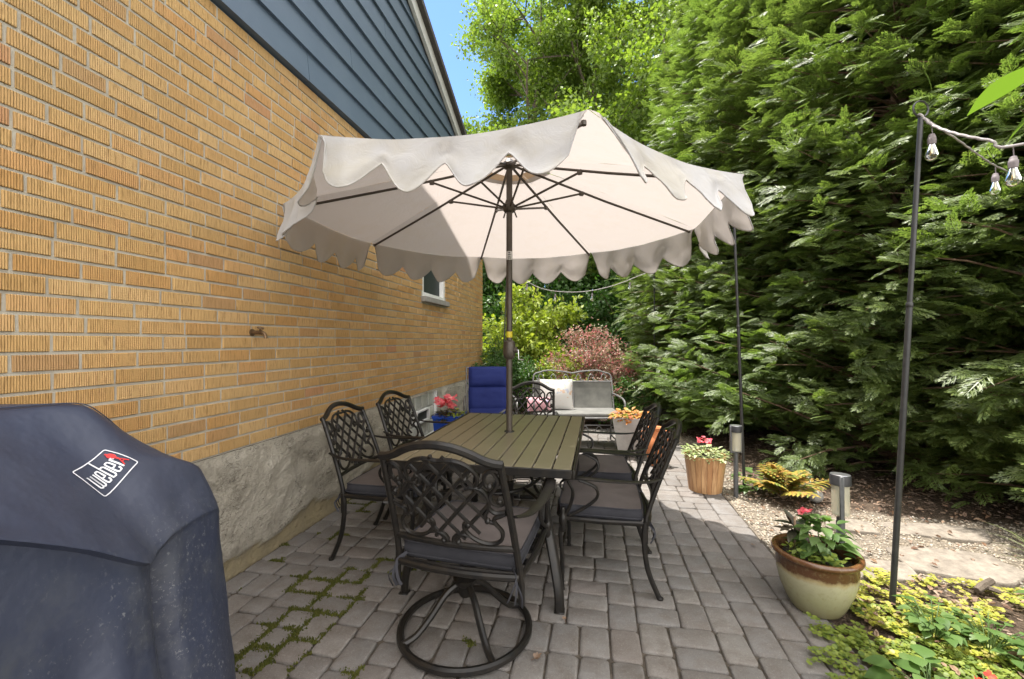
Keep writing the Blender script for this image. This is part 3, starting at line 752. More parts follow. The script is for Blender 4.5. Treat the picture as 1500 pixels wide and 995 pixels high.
def chair_common(root, tilt=None):
    T = tilt
    chair_back(root, T)
    sf = MB()                                 # seat frame
    ring = [(-0.262, -0.235), (-0.272, 0.0), (-0.262, 0.21), (-0.2, 0.25), (0, 0.262), (0.2, 0.25), (0.262, 0.21), (0.272, 0.0), (0.262, -0.235), (0, -0.25)]
    sf.tube([(a, b, 0.405) for a, b in ring], 0.014, 8, closed=True, mat=T)
    for y in (-0.12, 0.0, 0.12): sf.box((0, y, 0.403), (0.52, 0.05, 0.004), mat=T)
    sf.build('seat_frame', M['castmetal'], root)
    cu = MB()
    def cs(u, v):                              # puffed cushion, top
        x, y = (u-0.5)*2, (v-0.5)*2
        r = 1-max(abs(x), abs(y))**8
        return V((x*(0.232+0.012*(1-v))*(1-0.03*abs(y)**6), 0.012+y*0.232*(1-0.03*abs(x)**6), 0.476+0.016*math.cos(x*PI/2)*math.cos(y*PI/2)+0.0035*fbm((x*2.5+root.location.x*5, y*2.5, 0))))
    N = 16
    cu.grid(cs, N, N, True, T)
    rim = [cs(i/N, 0) for i in range(N)]+[cs(1, i/N) for i in range(N)]+[cs(1-i/N, 1) for i in range(N)]+[cs(0, 1-i/N) for i in range(N)]
    n = len(rim); vs = []; cen = V((0, 0.012, 0))
    lv = [(1.0, 0.0), (1.022, -0.006), (1.026, -0.030), (1.02, -0.062), (0.98, -0.070)]
    for (k, dz) in lv:
        for p in rim: vs.append(V((p.x*k, (p.y-0.012)*k+0.012, (p.z if k == 1 else 0.476)+dz)))
    fs = [(L*n+(i+1) % n, L*n+i, (L+1)*n+i, (L+1)*n+(i+1) % n) for L in range(4) for i in range(n)]
    c0 = cu.build('cushion', M['cushion'], root, sharp=0)
    sd_ = MB(); sd_.add(vs, fs, True, T)
    sd_.tube([V((p.x*1.022, (p.y-0.012)*1.022+0.012, 0.474)) for p in rim], 0.0042, 6, closed=True, mat=T)
    sd_.tube([V((p.x*1.022, (p.y-0.012)*1.022+0.012, 0.424)) for p in rim], 0.0042, 6, closed=True, mat=T)
    for s in (-1, 1):                          # ties knotted round the rear posts
        for q in range(3): sd_.tube(spline([(s*0.225, -0.225, 0.43), (s*0.25, -0.262, 0.41-0.01*q), (s*(0.235+0.02*q), -0.285, 0.36), (s*(0.22+0.025*q), -0.28+0.01*q, 0.325-0.01*q)], 3), 0.006, 5, flat=0.35, mat=T)
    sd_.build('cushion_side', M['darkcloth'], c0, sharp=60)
    for s in (-1, 1):
        ar = MB()
        path = spline([(s*0.262, -0.325, 0.665), (s*0.292, -0.24, 0.648), (s*0.308, -0.10, 0.645), (s*0.310, 0.06, 0.650), (s*0.300, 0.17, 0.648), (s*0.292, 0.225, 0.625), (s*0.290, 0.235, 0.592), (s*0.290, 0.215, 0.575)], 4)
        n_ = len(path)
        ar.tube(path, [0.013+0.011*math.sin(PI*min(1, i/(n_-1)*1.15)) for i in range(n_)], 8, flat=0.36, upv=(0, 0.25, 1), mat=T)
        ar.tube(spline([(s*0.300, 0.13, 0.640), (s*0.285, 0.04, 0.60), (s*0.276, 0.03, 0.54), (s*0.272, 0.10, 0.475), (s*0.270, 0.185, 0.425)], 5), 0.009, 6, mat=T)
        ar.tube(spline([(s*0.294, 0.20, 0.640), (s*0.285, 0.165, 0.57), (s*0.276, 0.175, 0.50), (s*0.270, 0.20, 0.44)], 5), 0.0095, 6, mat=T)
        ar.build('armrest', M['castmetal'], root)
def arm_chair(label, loc, rz, sc=1.0):
    root = thing('patio_dining_chair', label, 'chair', loc, rz, 'lattice back dining chairs')
    root.scale = (sc, sc, sc)
    chair_common(root)
    for s in (-1, 1):
        g = MB(); g.tube(spline([(s*0.262, -0.235, 0.42), (s*0.263, -0.225, 0.33), (s*0.266, -0.245, 0.16), (s*0.270, -0.31, 0.0)], 5), 0.0150, 8)
        g.lathe([(0.0, 0), (0.018, 0), (0.018, 0.012), (0.014, 0.016)], 10, (s*0.270, -0.31, 0.0)); g.build('leg', M['castmetal'], root)
        g = MB(); g.tube(spline([(s*0.268, 0.205, 0.44), (s*0.270, 0.235, 0.34), (s*0.270, 0.225, 0.18), (s*0.275, 0.225, 0.0)], 5), 0.0125, 8)
        g.lathe([(0.013, 0.33), (0.019, 0.345), (0.017, 0.36), (0.024, 0.39), (0.021, 0.42), (0.013, 0.435), (0.017, 0.455), (0.012, 0.47)], 10, (s*0.269, 0.222, 0))
        g.lathe([(0.0, 0), (0.016, 0), (0.016, 0.012), (0.012, 0.016)], 10, (s*0.275, 0.225, 0.0)); g.build('leg', M['castmetal'], root)
    return root
def swivel_chair(label, loc, rz, tilt=0.0, sc=1.0, off=0.0):
    root = thing('swivel_dining_chair', label, 'chair', loc, rz, 'lattice back dining chairs')
    root.scale = (sc, sc, sc)
    T = Matrix.Translation((0, 0, 0.30)) @ Matrix.Rotation(R(tilt), 4, 'X') @ Matrix.Translation((0, 0, -0.30))
    chair_common(root, T)
    for s in (-1, 1):
        g = MB()
        g.lathe([(0.010, 0.36), (0.017, 0.375), (0.015, 0.385), (0.022, 0.41), (0.019, 0.43), (0.011, 0.445), (0.009, 0.47)], 10, (s*0.269, 0.222, 0), mat=T); g.build('finial', M['castmetal'], root)
    b = MB()
    N = 56
    b.tube([(0.285*math.cos(2*PI*k/N), 0.285*math.sin(2*PI*k/N), 0.022) for k in range(N)], 0.0165, 8, closed=True)
    for k in range(4):
        a = PI/4+k*PI/2
        b.tube([(q*math.cos(a), q*math.sin(a), h) for q, h in [(p[0], p[1]) for p in spline([(0.03, 0.215, 0), (0.09, 0.185, 0), (0.16, 0.105, 0), (0.225, 0.045, 0), (0.285, 0.026, 0)], 4)]], 0.0145, 8)
    b.lathe([(0.0, 0.15), (0.026, 0.155), (0.032, 0.17), (0.032, 0.20), (0.05, 0.215), (0.056, 0.235), (0.03, 0.25), (0.026, 0.37)], 18)
    b.box((0, 0, 0.385), (0.22, 0.26, 0.02), bevel=0.006)
    for s in (-1, 1): b.box((s*0.09, 0, 0.372), (0.04, 0.34, 0.016), bevel=0.005)
    ob = b.build('swivel_base', M['castmetal'], root); ob.location = (off, 0, 0)
    return root
c1 = swivel_chair('nearest dark lattice chair with round swivel ring base, back to the camera', (-0.512, 1.925, 0), R(-5.5), 0, 1.02, -0.06)
tg = MB()
tg.box((0.035, -0.278, 0.405), (0.052, 0.003, 0.016), bevel=0.001); tgo = tg.build('maker_tag', M['sticker'], c1)
tg = MB()
for k in range(7): tg.box((0.017+0.006*k, -0.2800, 0.405), (0.003, 0.001, 0.006))
tg.build('print', M['ink'], tgo)
arm_chair('right hand armchair nearest the camera, whole taupe cushion in view, near the glazed pot', (0.055, 2.585, 0), R(89), 0.93)
arm_chair('right hand armchair beyond the nearest one, towards the slatted wooden planter', (0.04, 3.21, 0), R(93), 0.93)
arm_chair('left hand armchair against the peeling foundation, nearer the covered grill', (-1.245, 2.65, 0), R(-91.5), 0.965)
arm_chair('left hand armchair next to the glass block basement window', (-1.187, 3.25, 0), R(-96), 0.972)
swivel_chair('swivel chair at the far end of the table in front of the metal glider', (-0.605, 3.87, 0), R(176), -6, 0.94)

# ------------------------------------------------------------------ table
def table():
    t = thing('patio_dining_table', 'long bronze slatted patio table with curved legs under the umbrella', 'table', (-0.555, 2.80, 0), R(-0.8))
    W_, L_, H_ = 0.97, 1.50, 0.72
    hx, hy = 0.010, 0.055                       # umbrella hole
    mb = MB(); n = 10; g = 0.0085; b0 = W_-0.03; pw = b0/n
    for i in range(n):
        x = -b0/2+pw*(i+0.5)
        mb.box((x, 0, H_-0.010), (pw-g, L_-0.032, 0.018), bevel=0.0022)
    mb.build('slat_top', M['slat'], t)
    mb = MB()
    for s in (-1, 1):
        mb.box((s*(W_/2-0.0065), 0, H_-0.021), (0.013, L_, 0.042), bevel=0.003)
        mb.box((0, s*(L_/2-0.0065), H_-0.0212), (W_-0.0265, 0.013, 0.0416), bevel=0.003)
    for y in (-0.5, -0.17, 0.17, 0.5): mb.box((0, y, H_-0.032), (W_-0.03, 0.05, 0.02))
    mb.build('rim', M['castmetal'], t)
    mb = MB(); mb.lathe([(0.0265, H_-0.02), (0.034, H_-0.002), (0.034, H_+0.004), (0.0265, H_+0.005), (0.0265, H_-0.03)], 24, (hx, hy, 0)); mb.build('hole_ring', M['rubber'], t)
    for sx in (-1, 1):
        for sy in (-1, 1):
            mb = MB(); d = V((sx*0.62, sy*0.78, 0))
            prof = [(0.02, 0.69), (0.0, 0.64), (-0.045, 0.54), (-0.055, 0.46), (-0.02, 0.36), (0.035, 0.22), (0.075, 0.09), (0.082, 0.0)]
            base = V((sx*0.355, sy*0.59, 0))
            path = [base+d*p[0]+V((0, 0, p[1])) for p in spline([(a, b, 0) for a, b in prof], 4)]
            mb.tube(path, [0.024+0.004*math.sin(PI*i/len(path)) for i in range(len(path))], 8, flat=0.75, upv=d)
            mb.box(tuple(base+d*0.082+V((0, 0, 0.004))), (0.05, 0.05, 0.008), bevel=0.003)
            mb.build('leg', M['castmetal'], t)
    mb = MB()                                   # low hoop stretcher between the legs
    mb.tube([(0.24*math.cos(2*PI*k/40), 0.42*math.sin(2*PI*k/40), 0.47) for k in range(40)], 0.010, 8, closed=True)
    for sx in (-1, 1):
        for sy in (-1, 1): mb.tube([(sx*0.17, sy*0.297, 0.47), (sx*0.325, sy*0.55, 0.475)], 0.010, 8)
    mb.build('stretcher', M['castmetal'], t)
table()

# ------------------------------------------------------------------ umbrella
UX, UY = -0.545, 2.858
def umbrella():
    u = thing('patio_umbrella', 'big off white scalloped patio umbrella standing through the slatted table', 'umbrella', (UX, UY, 0))
    RT, ZT, ZA, RV = 1.385, 2.145, 2.53, 0.23
    ph = R(22.5)
    def tip(k): a = ph+k*PI/4; return V((RT*math.cos(a), RT*math.sin(a), ZT))
    ap = V((0, 0, ZA))
    def surf(k, s, t):
        a = ap.lerp(tip(k), s); b = ap.lerp(tip(k+1), s)
        p = a.lerp(b, t); q = 4*t*(1-t)
        p.z -= 0.040*q*s*s; p.z += 0.010*math.sin(PI*s)
        h = V((p.x, p.y, 0)); p -= h*(0.022*q*s)
        p.z += 0.004*noise.noise(V((p.x*5, p.y*5, k)))
        return p
    cv = MB(); s0 = RV/RT
    for k in range(8): cv.grid(lambda a, b, k=k: surf(k, s0+(1-s0)*b, a), 20, 16)
    canopy = cv.build('canopy', M['canopy'], u, sharp=0)
    rnd = random.Random(5)
    for k in range(8):
        nu, nv = 64, 8; amp = rnd.uniform(0.6, 1.2)*(0.4 if k in (5, 6) else 1); p0 = rnd.uniform(0, 6)
        a0 = ph+(k+0.5)*PI/4; out = V((math.cos(a0), math.sin(a0), 0)); al = V((-math.sin(a0), math.cos(a0), 0))
        flare = {6: 0.10, 7: 0.06, 5: 0.09}.get(k, 0.035)
        def hgt(t, k=k):
            b = (0.5-0.5*math.cos(8*PI*t))**0.48
            e = sstep(0, 0.10 if k == 6 else 0.05, t)*sstep(1, 0.95, t)
            return ((0.125+0.140*b**1.35) if k in (5, 6) else (0.148+0.096*b))*(0.10+0.90*e)
        def val(t, v, k=k, out=out, al=al, amp=amp, p0=p0, flare=flare):
            e = surf(k, 1.0, t); h = hgt(t)*v
            wv = 0.023*amp*math.sin(8*PI*t+PI*1.5)*v+0.012*math.sin(3.1*PI*t+p0)*v+0.012*fbm((t*6+k*9, v*1.5, p0))*v*2
            cor = (math.exp(-t/0.05)-math.exp(-(1-t)/0.05))
            return e+out*(0.003+flare*v*hgt(t)/0.218*1.0+wv)+V((0, 0, -h*(1-0.10*flare/0.1*v)))+al*(0.012*math.sin(5*t+p0)*v+((0.060 if k == 6 else 0.012)*math.exp(-t/0.12)-(0.012)*math.exp(-(1-t)/0.12))*v**0.8)
        vm = MB(); vm.grid(val, nu, nv)
        vm.tube([val(i/nu, 1.0) for i in range(nu+1)], 0.0035, 5)
        vm.build('valance', M['canopy'], canopy, sharp=0)
    # vent cap and its inner ring
    vc = MB()
    for k in range(8):
        def vs_(a, b, k=k):
            r = 0.045+(RV*1.22-0.045)*b
            d0 = V((math.cos(ph+k*PI/4), math.sin(ph+k*PI/4), 0)); d1 = V((math.cos(ph+(k+1)*PI/4), math.sin(ph+(k+1)*PI/4), 0))
            p = d0.lerp(d1, a)*r; p.z = ZA+0.045-(0.33*r)-0.02*b*4*a*(1-a); return p
        vc.grid(vs_, 8, 6)
    vc.build('vent_cap', M['canopy'], canopy, sharp=0)
    vr = MB()
    for k in range(8): vr.grid(lambda a, b, k=k: surf(k, s0*(1-0.30*b), a)+V((0, 0, -0.006)), 8, 2)
    vr.build('vent_ring', M['vent'], canopy, sharp=0)
    # frame
    pl = MB(); pl.tube([(0, 0, 0.10), (0, 0, 2.50)], 0.0205, 20); pole = pl.build('pole', M['brownpole'], u)
    e = MB(); e.lathe([(0.0212, 1.345), (0.0214, 1.346), (0.0214, 1.383), (0.0212, 1.384)], 20); e.build('tape_band', M['yellow'], pole)
    e = MB(); e.lathe([(0.0212, 1.86), (0.0214, 1.861), (0.0214, 1.915), (0.0212, 1.916)], 20); st = e.build('sticker', M['sticker'], pole)
    e = MB()
    for q in range(4): e.box((-0.008*0+0.0, -0.0217, 1.87+0.012*q), (0.018-0.004*(q % 2), 0.0012, 0.005), mat=Matrix.Rotation(R(10), 4, 'Z'))
    e.build('print', M['ink'], st)
    c = MB(); c.lathe([(0.021, 1.20), (0.030, 1.205), (0.039, 1.222), (0.041, 1.25), (0.041, 1.29), (0.036, 1.316), (0.024, 1.325), (0.021, 1.327)], 22)
    c.lathe([(0.0, 0), (0.02, 0), (0.02, 0.02), (0, 0.02)], 14, mat=Matrix.Translation((0.034, -0.008, 1.262)) @ Matrix.Rotation(R(90), 4, 'Y'))
    cb = c.build('crank_box', M['brownpole'], u)
    c = MB(); c.tube([(0.05, -0.008, 1.262), (0.062, -0.01, 1.262), (0.064, -0.012, 1.225), (0.066, -0.012, 1.198), (0.098, -0.016, 1.196)], 0.005, 8); c.build('crank_handle', M['steel'], cb)
    h = MB(); h.lathe([(0.0, 2.53), (0.022, 2.528), (0.034, 2.515), (0.048, 2.50), (0.048, 2.478), (0.030, 2.468), (0.021, 2.462)], 20)
    h.build('hub', M['brownpole'], u)
    h = MB(); h.lathe([(0.021, 2.178), (0.034, 2.18), (0.046, 2.195), (0.046, 2.222), (0.032, 2.235), (0.0225, 2.26), (0.021, 2.262)], 20)
    for q in range(2): h.tube([(0.03*(1 if q else -1), 0.02, 2.19), (0.045*(1 if q else -1), 0.03, 2.15)], 0.005, 6)
    h.build('runner', M['brownpole'], u)
    for k in range(8):
        a = ph+k*PI/4; d = V((math.cos(a), math.sin(a), 0))
        p0 = d*0.04+V((0, 0, 2.49)); p1 = tip(k)+V((0, 0, -0.026))-d*0.045
        rb = MB(); rb.tube([p0+V((0, 0, -0.004)), p0.lerp(p1, 0.5)+V((0, 0, -0.010)), p1], 0.0085, 6, flat=1.15)
        rb.lathe([(0, -0.011), (0.011, -0.009), (0.011, 0.007), (0, 0.009)], 8, mat=Matrix.Translation(p1))
        ro = rb.build('rib', M['brownpole'], u)
        st = MB(); j = p0.lerp(p1, 0.36)+V((0, 0, -0.018)); st.tube([d*0.04+V((0, 0, 2.21)), j], 0.0075, 6)
        st.box((0, 0, 0), (0.03, 0.022, 0.03), mat=Matrix.Translation(j) @ Matrix.Rotation(a, 4, 'Z'), bevel=0.004)
        st.build('strut', M['brownpole'], ro)
umbrella()
b = thing('umbrella_base', 'round black cast umbrella base on the pavers under the table', 'umbrella base', (UX, UY, 0))
mb = MB(); mb.lathe([(0.0, 0.002), (0.235, 0.002), (0.24, 0.012), (0.225, 0.03), (0.19, 0.045), (0.13, 0.062), (0.06, 0.082), (0.04, 0.10), (0.036, 0.13)], 40)
for k in range(12):
    a = k*PI/6; mb.tube(spline([(0.21*math.cos(a), 0.21*math.sin(a), 0.036), (0.15*math.cos(a+0.2), 0.15*math.sin(a+0.2), 0.058), (0.08*math.cos(a), 0.08*math.sin(a), 0.078)], 4), 0.008, 6)
mb.build('weight', M['castmetal'], b)
mb = MB(); mb.lathe([(0.036, 0.10), (0.034, 0.14), (0.028, 0.15), (0.028, 0.36), (0.031, 0.365), (0.031, 0.39), (0.022, 0.395)], 24); so_ = mb.build('socket_tube', M['castmetal'], b)
mb = MB(); mb.tube([(0.02, 0, 0.30), (0.06, -0.01, 0.30)], 0.006, 8); mb.lathe([(0, 0), (0.016, 0.002), (0.016, 0.012), (0, 0.014)], 10, mat=Matrix.Translation((0.058, -0.01, 0.30)) @ Matrix.Rotation(R(90), 4, 'Y')); mb.build('knob', M['rubber'], so_)

# ------------------------------------------------------------------ covered grill
def grill():
    g = thing('covered_grill', 'gas grill hidden under a dusty navy vinyl cover beside the brick wall', 'grill cover', (-1.42, 0.35, 0))
    o = V((-1.42, 0.35, 0))
    # (Y, then back bottom, back top, ridge back, ridge front, mid slope, front edge, front mid, front bottom) as (x, z)
    st = [
        (-0.55, [(-1.84, .06), (-1.83, .80), (-1.70, .90), (-1.40, .915), (-1.20, .90), (-1.04, .84), (-1.00, .50), (-0.98, .06)]),
        (-0.30, [(-1.86, .06), (-1.85, .90), (-1.72, 1.00), (-1.40, 1.02), (-1.18, .96), (-1.00, .88), (-.97, .50), (-.95, .06)]),
        (-0.10, [(-1.86, .06), (-1.85, .95), (-1.72, 1.13), (-1.38, 1.150), (-1.15, 1.08), (-.985, 1.00), (-.96, .50), (-.94, .06)]),
        (0.25, [(-1.86, .06), (-1.85, .97), (-1.72, 1.145), (-1.37, 1.165), (-1.16, 1.105), (-.985, 1.03), (-.955, .50), (-.94, .06)]),
        (0.55, [(-1.86, .06), (-1.85, .97), (-1.72, 1.145), (-1.36, 1.160), (-1.165, 1.085), (-.995, 1.000), (-.965, .50), (-.945, .06)]),
        (0.72, [(-1.86, .06), (-1.85, .96), (-1.72, 1.14), (-1.355, 1.155), (-1.17, 1.045), (-1.000, .895), (-.965, .50), (-.945, .06)]),
        (0.84, [(-1.86, .06), (-1.85, .95), (-1.72, 1.135), (-1.345, 1.150), (-1.19, 1.010), (-1.005, .800), (-.960, .50), (-.935, .06)]),
        (0.875, [(-1.86, .06), (-1.85, .95), (-1.72, 1.133), (-1.345, 1.148), (-1.20, 1.005), (-1.040, .795), (-1.000, .50), (-.975, .06)]),
        (0.94, [(-1.86, .06), (-1.85, .94), (-1.72, 1.125), (-1.33, 1.140), (-1.185, 1.02), (-1.055, .83), (-1.015, .50), (-0.985, .06)]),
        (1.05, [(-1.86, .06), (-1.85, .91), (-1.72, 1.03), (-1.33, 1.045), (-1.175, .985), (-1.085, .83), (-1.045, .50), (-1.00, .06)]),
        (1.135, [(-1.86, .06), (-1.84, .87), (-1.72, .945), (-1.33, .960), (-1.175, .945), (-1.110, .82), (-1.070, .50), (-1.015, .06)]),
        (1.155, [(-1.85, .06), (-1.82, .84), (-1.70, .92), (-1.34, .935), (-1.195, .92), (-1.125, .80), (-1.085, .50), (-1.03, .06)])]
    def prof(p, y):
        kf = 1-sstep(0.845, 0.90, y)
        p = list(p[:6])+[(p[5][0]-0.026*kf-0.002, p[5][1]-0.012)]+list(p[6:])
        q = []
        for i in range(len(p)-1):
            a, b = p[i], p[i+1]; n = 10
            for k in range(n): q.append((a[0]+(b[0]-a[0])*k/n, a[1]+(b[1]-a[1])*k/n))
        q.append(p[-1]); return q
    P = [(y, prof(p, y)) for y, p in st]; rows = []
    for i in range(len(P)-1):
        (ya, a), (yb, b_) = P[i], P[i+1]; n = max(1, int((yb-ya)/0.018))
        for k in range(n):
            t = k/n; rows.append((ya+(yb-ya)*t, [(p[0]+(q[0]-p[0])*t, p[1]+(q[1]-p[1])*t) for p, q in zip(a, b_)]))
    rows.append(P[-1])
    rows = [(y, [(x, z+0.014*sstep(1.05, 1.12, z)) for x, z in p]) for y, p in rows]
    A = np.array([[(x, y, z) for (x, z) in p] for (y, p) in rows])
    for _ in range(1):                          # soften the folds as cloth would
        B = A.copy(); B[1:-1] = 0.25*A[:-2]+0.5*A[1:-1]+0.25*A[2:]; A = B
        B = A.copy(); B[:, 1:-1] = 0.25*A[:, :-2]+0.5*A[:, 1:-1]+0.25*A[:, 2:]; A = B
    mb = MB(); nr, nc = A.shape[:2]
    def dis(p):
        x, y, z = p
        lowf = sstep(0.95, 0.5, z)
        f = 0.010*fbm((x*4, y*4, z*2.0), 3)+0.012*lowf*math.sin(y*26+2.5*fbm((y*3, z*2, 0)))*sstep(-1.25, -1.0, x)
        w2 = fbm((x*3+z*4, y*2.5-z*5, 2.0), 3); f += 0.007*(0.35-abs(w2))*sstep(0.0, 0.2, 0.5-abs(w2))+0.003*fbm((x*16, y*16, z*9), 3)
        # a pinched vertical fold beside the far front corner
        f -= 0.050*math.exp(-((y-0.900)/0.022)**2)*sstep(0.84, 0.72, z)*sstep(-1.3, -1.1, x)
        return (x+f, y, z+0.4*f)
    vs = [V(dis(A[i, j]))-o for i in range(nr) for j in range(nc)]
    fs = [(i*nc+j, i*nc+j+1, (i+1)*nc+j+1, (i+1)*nc+j) for i in range(nr-1) for j in range(nc-1)]
    fs = [tuple(reversed(f)) for f in fs]
    fs.append(tuple((nr-1)*nc+j for j in range(nc)))
    fs.append(tuple(nc-1-j for j in range(nc)))
    mb.add(vs, fs, True)
    cov = mb.build('cover', M['cover'], g, sharp=50)
    # hem seams sewn along the hood edge
    sm = MB()
    js = 24
    sm.tube([vs[i*nc+30]+V((0.003, 0, 0.003)) for i in range(20, nr-6)], 0.0016, 5)
    sm.build('seam', M['cover'], cov)
    # printed badge: frame, tall letters, little kettle; laid onto the cloth
    bvh = BVHTree.FromPolygons([tuple(v) for v in vs], fs)
    TL, TR, BR, BL = [V(p) for p in LOGO]
    up = V((0.55, -0.15, 0.82)).normalized()
    def lay(u, v):
        p = (TL*(1-u)+TR*u)*v+(BL*(1-u)+BR*u)*(1-v)-o
        hit = bvh.ray_cast(p+up*0.3, -up)
        return (hit[0] if hit[0] is not None else p)+up*0.0022
    def ribbon(mb, pts, wd, closed=False):
        P2 = [V((a, b, 0)) for a, b in pts]
        if not closed:
            Q = []
            for i in range(len(P2)-1):
                for k in range(3): Q.append(P2[i].lerp(P2[i+1], k/3))
            Q.append(P2[-1]); P2 = Q
        n = len(P2); vs2 = []
        for i in range(n):
            t = (P2[(i+1) % n]-P2[i-1]) if closed else (P2[min(i+1, n-1)]-P2[max(i-1, 0)])
            t.normalize(); nn = V((-t.y, t.x, 0))*wd/2
            for q in (P2[i]+nn, P2[i]-nn): vs2.append(lay(q.x/1.28, q.y))
        m_ = n if closed else n-1
        mb.add(vs2, [(2*i, 2*i+1, 2*((i+1) % n)+1, 2*((i+1) % n)) for i in range(m_)])
    bd = MB()
    fr = []
    for (cx, cy, a0) in ((0.06, 0.06, 180), (1.22, 0.06, 270), (1.22, 0.94, 0), (0.06, 0.94, 90)):
        for k in range(5): a = R(a0+22.5*k); fr.append((cx+0.05*math.cos(a), cy+0.05*math.sin(a)))
    full = []
    for i in range(len(fr)):
        a, b2 = fr[i], fr[(i+1) % len(fr)]; n = 8 if math.hypot(a[0]-b2[0], a[1]-b2[1]) > 0.2 else 1
        for k in range(n): full.append((a[0]+(b2[0]-a[0])*k/n, a[1]+(b2[1]-a[1])*k/n))
    ribbon(bd, full, 0.03, True)
    w_ = 0.045; y0, y1 = 0.22, 0.66
    def U(x, wdt, top=y1, bot=y0): return [(x, top), (x, bot+wdt*0.35), (x+wdt*0.15, bot+0.02), (x+wdt/2, bot), (x+wdt*0.85, bot+0.02), (x+wdt, bot+wdt*0.35), (x+wdt, top)]
    x = 0.17                                    # w
    ribbon(bd, [(x-0.035, y1), (x+0.01, y1)], 0.03)
    ribbon(bd, U(x, 0.10), w_); ribbon(bd, U(x+0.10, 0.10), w_)
    def E(x): ribbon(bd, [(x, 0.42), (x+0.11, 0.42), (x+0.11, y1-0.05), (x+0.09, y1), (x+0.02, y1), (x, y1-0.05), (x, y0+0.05), (x+0.02, y0), (x+0.09, y0), (x+0.115, y0+0.06), (x+0.115, y0+0.11)], w_)
    E(0.44)
    ribbon(bd, [(0.625, 0.97), (0.625, y0)], w_); ribbon(bd, [(0.625, y1-0.01), (0.70, y1), (0.735, y1-0.05), (0.735, y0+0.05), (0.70, y0), (0.625, y0+0.01)], w_)
    E(0.80)
    ribbon(bd, [(0.985, y1), (0.985, y0)], w_); ribbon(bd, [(0.985, y1-0.07), (1.01, y1), (1.05, y1), (1.055, y1-0.08)], w_)
    badge = bd.build('badge', M['logowhite'], cov)
    kd = MB(); n = 18; cx, cy = 1.115, 0.70
    ring = [lay((cx+0.085*math.cos(2*PI*k/n))/1.28, cy+0.135*math.sin(2*PI*k/n)) for k in range(n)]
    kd.add([lay(cx/1.28, cy)]+ring, [(0, 1+k, 1+(k+1) % n) for k in range(n)])
    ribbon(kd, [(cx, 0.83), (cx, 0.88)], 0.05); ribbon(kd, [(cx, 0.58), (cx, 0.49)], 0.05)
    ribbon(kd, [(cx, 0.50), (cx-0.085, 0.24)], 0.032); ribbon(kd, [(cx, 0.50), (cx+0.085, 0.24)], 0.032); ribbon(kd, [(cx-0.06, 0.35), (cx+0.06, 0.35)], 0.024)
    kd.build('kettle_emblem', M['logored'], badge)
LOGO = [(-1.186, 0.809, 1.014), (-1.226, 0.907, 1.041), (-1.180, 0.956, 0.999), (-1.145, 0.850, 0.948)]
grill()

# ------------------------------------------------------------------ poles and string lights
def light_pole(label, foot, topp, loop=True):
    p = thing('string_light_pole', label, 'pole', foot, 0, 'thin black string light poles')
    f = V(foot); d = V(topp)-f
    mb = MB()
    mb.tube([(0, 0, -0.05), d*0.62], 0.0135, 12); mb.tube([d*0.61, d], 0.0115, 12)
    mb.lathe([(0.0145, -0.012), (0.0155, -0.010), (0.0155, 0.010), (0.0145, 0.012)], 12, mat=Matrix.Translation(d*0.615))
    mb.build('pole', M['black'], p)
    h = MB()
    h.tube([d+V((0.040*math.cos(a)-0.0, 0.012*math.cos(a), 0.038+0.040*math.sin(a))) for a in [R(-80-x*340/22) for x in range(23)]], 0.0045, 6)
    h.build('hook', M['black'], p)
    return V(topp)
pA = light_pole('thick black light pole nearest the camera, rising from yellow groundcover by the glazed pot', (1.465, 2.484, 0), (1.611, 2.514, 2.44))
pB = light_pole('thin black light pole in the mulch beside the solar lantern and amber fern', (1.345, 4.245, 0), (1.255, 4.228, 2.36))
pC = light_pole('black light pole behind the blue cushioned chair at the house corner', (-1.46, 6.95, 0), (-1.40, 7.15, 2.60))
pD = light_pole('distant black light pole at the left end of the evergreen hedge', (0.98, 7.35, 0), (0.98, 7.35, 2.50))
# guy line on the second pole
def bulb(root, p):
    s = MB()
    s.tube([(0, 0, 0.0), (0.002, 0, -0.045)], 0.0022, 6)
    s.lathe([(0.0, -0.040), (0.010, -0.042), (0.0135, -0.050), (0.0145, -0.058), (0.0165, -0.060), (0.0175, -0.070), (0.0165, -0.092), (0.013, -0.094)], 14)
    so_ = s.build('socket', M['socket'], root); so_.location = p
    g = MB(); g.lathe([(0.013, -0.092), (0.0165, -0.104), (0.023, -0.124), (0.0275, -0.142), (0.0265, -0.156), (0.018, -0.168), (0.008, -0.173), (0, -0.174)], 18)
    g.build('glass', M['bulbglass'], so_, sharp=0)
    f = MB(); f.lathe([(0.003, -0.095), (0.003, -0.12), (0.006, -0.125), (0.006, -0.138), (0.0, -0.14)], 8)
    for k in range(4): f.tube([(0.005*math.cos(k*PI/2), 0.005*math.sin(k*PI/2), -0.122), (0.011*math.cos(k*PI/2+0.4), 0.011*math.sin(k*PI/2+0.4), -0.148)], 0.0009, 4)
    f.build('filament', M['brass'], so_)
def string(name, label, pts, bulbs, rad=0.006):
    t = thing(name, label, 'string lights', (0, 0, 0), 0, 'outdoor string lights')
    pth = spline(pts, 10)
    m = MB()
    off = [V((0.003*math.cos(i*1.9), 0.003*math.sin(i*1.9), 0)) for i in range(len(pth))]
    m.tube([p+o*0.6 for p, o in zip(pth, off)], rad, 7); m.tube([p-o for p, o in zip(pth, off)], rad*0.45, 5)
    w_ = m.build('cord', M['wire'], t)
    for b in bulbs:
        i = int(b*(len(pth)-1)); bulb(w_, pth[i]+V((0, 0, -0.004)))
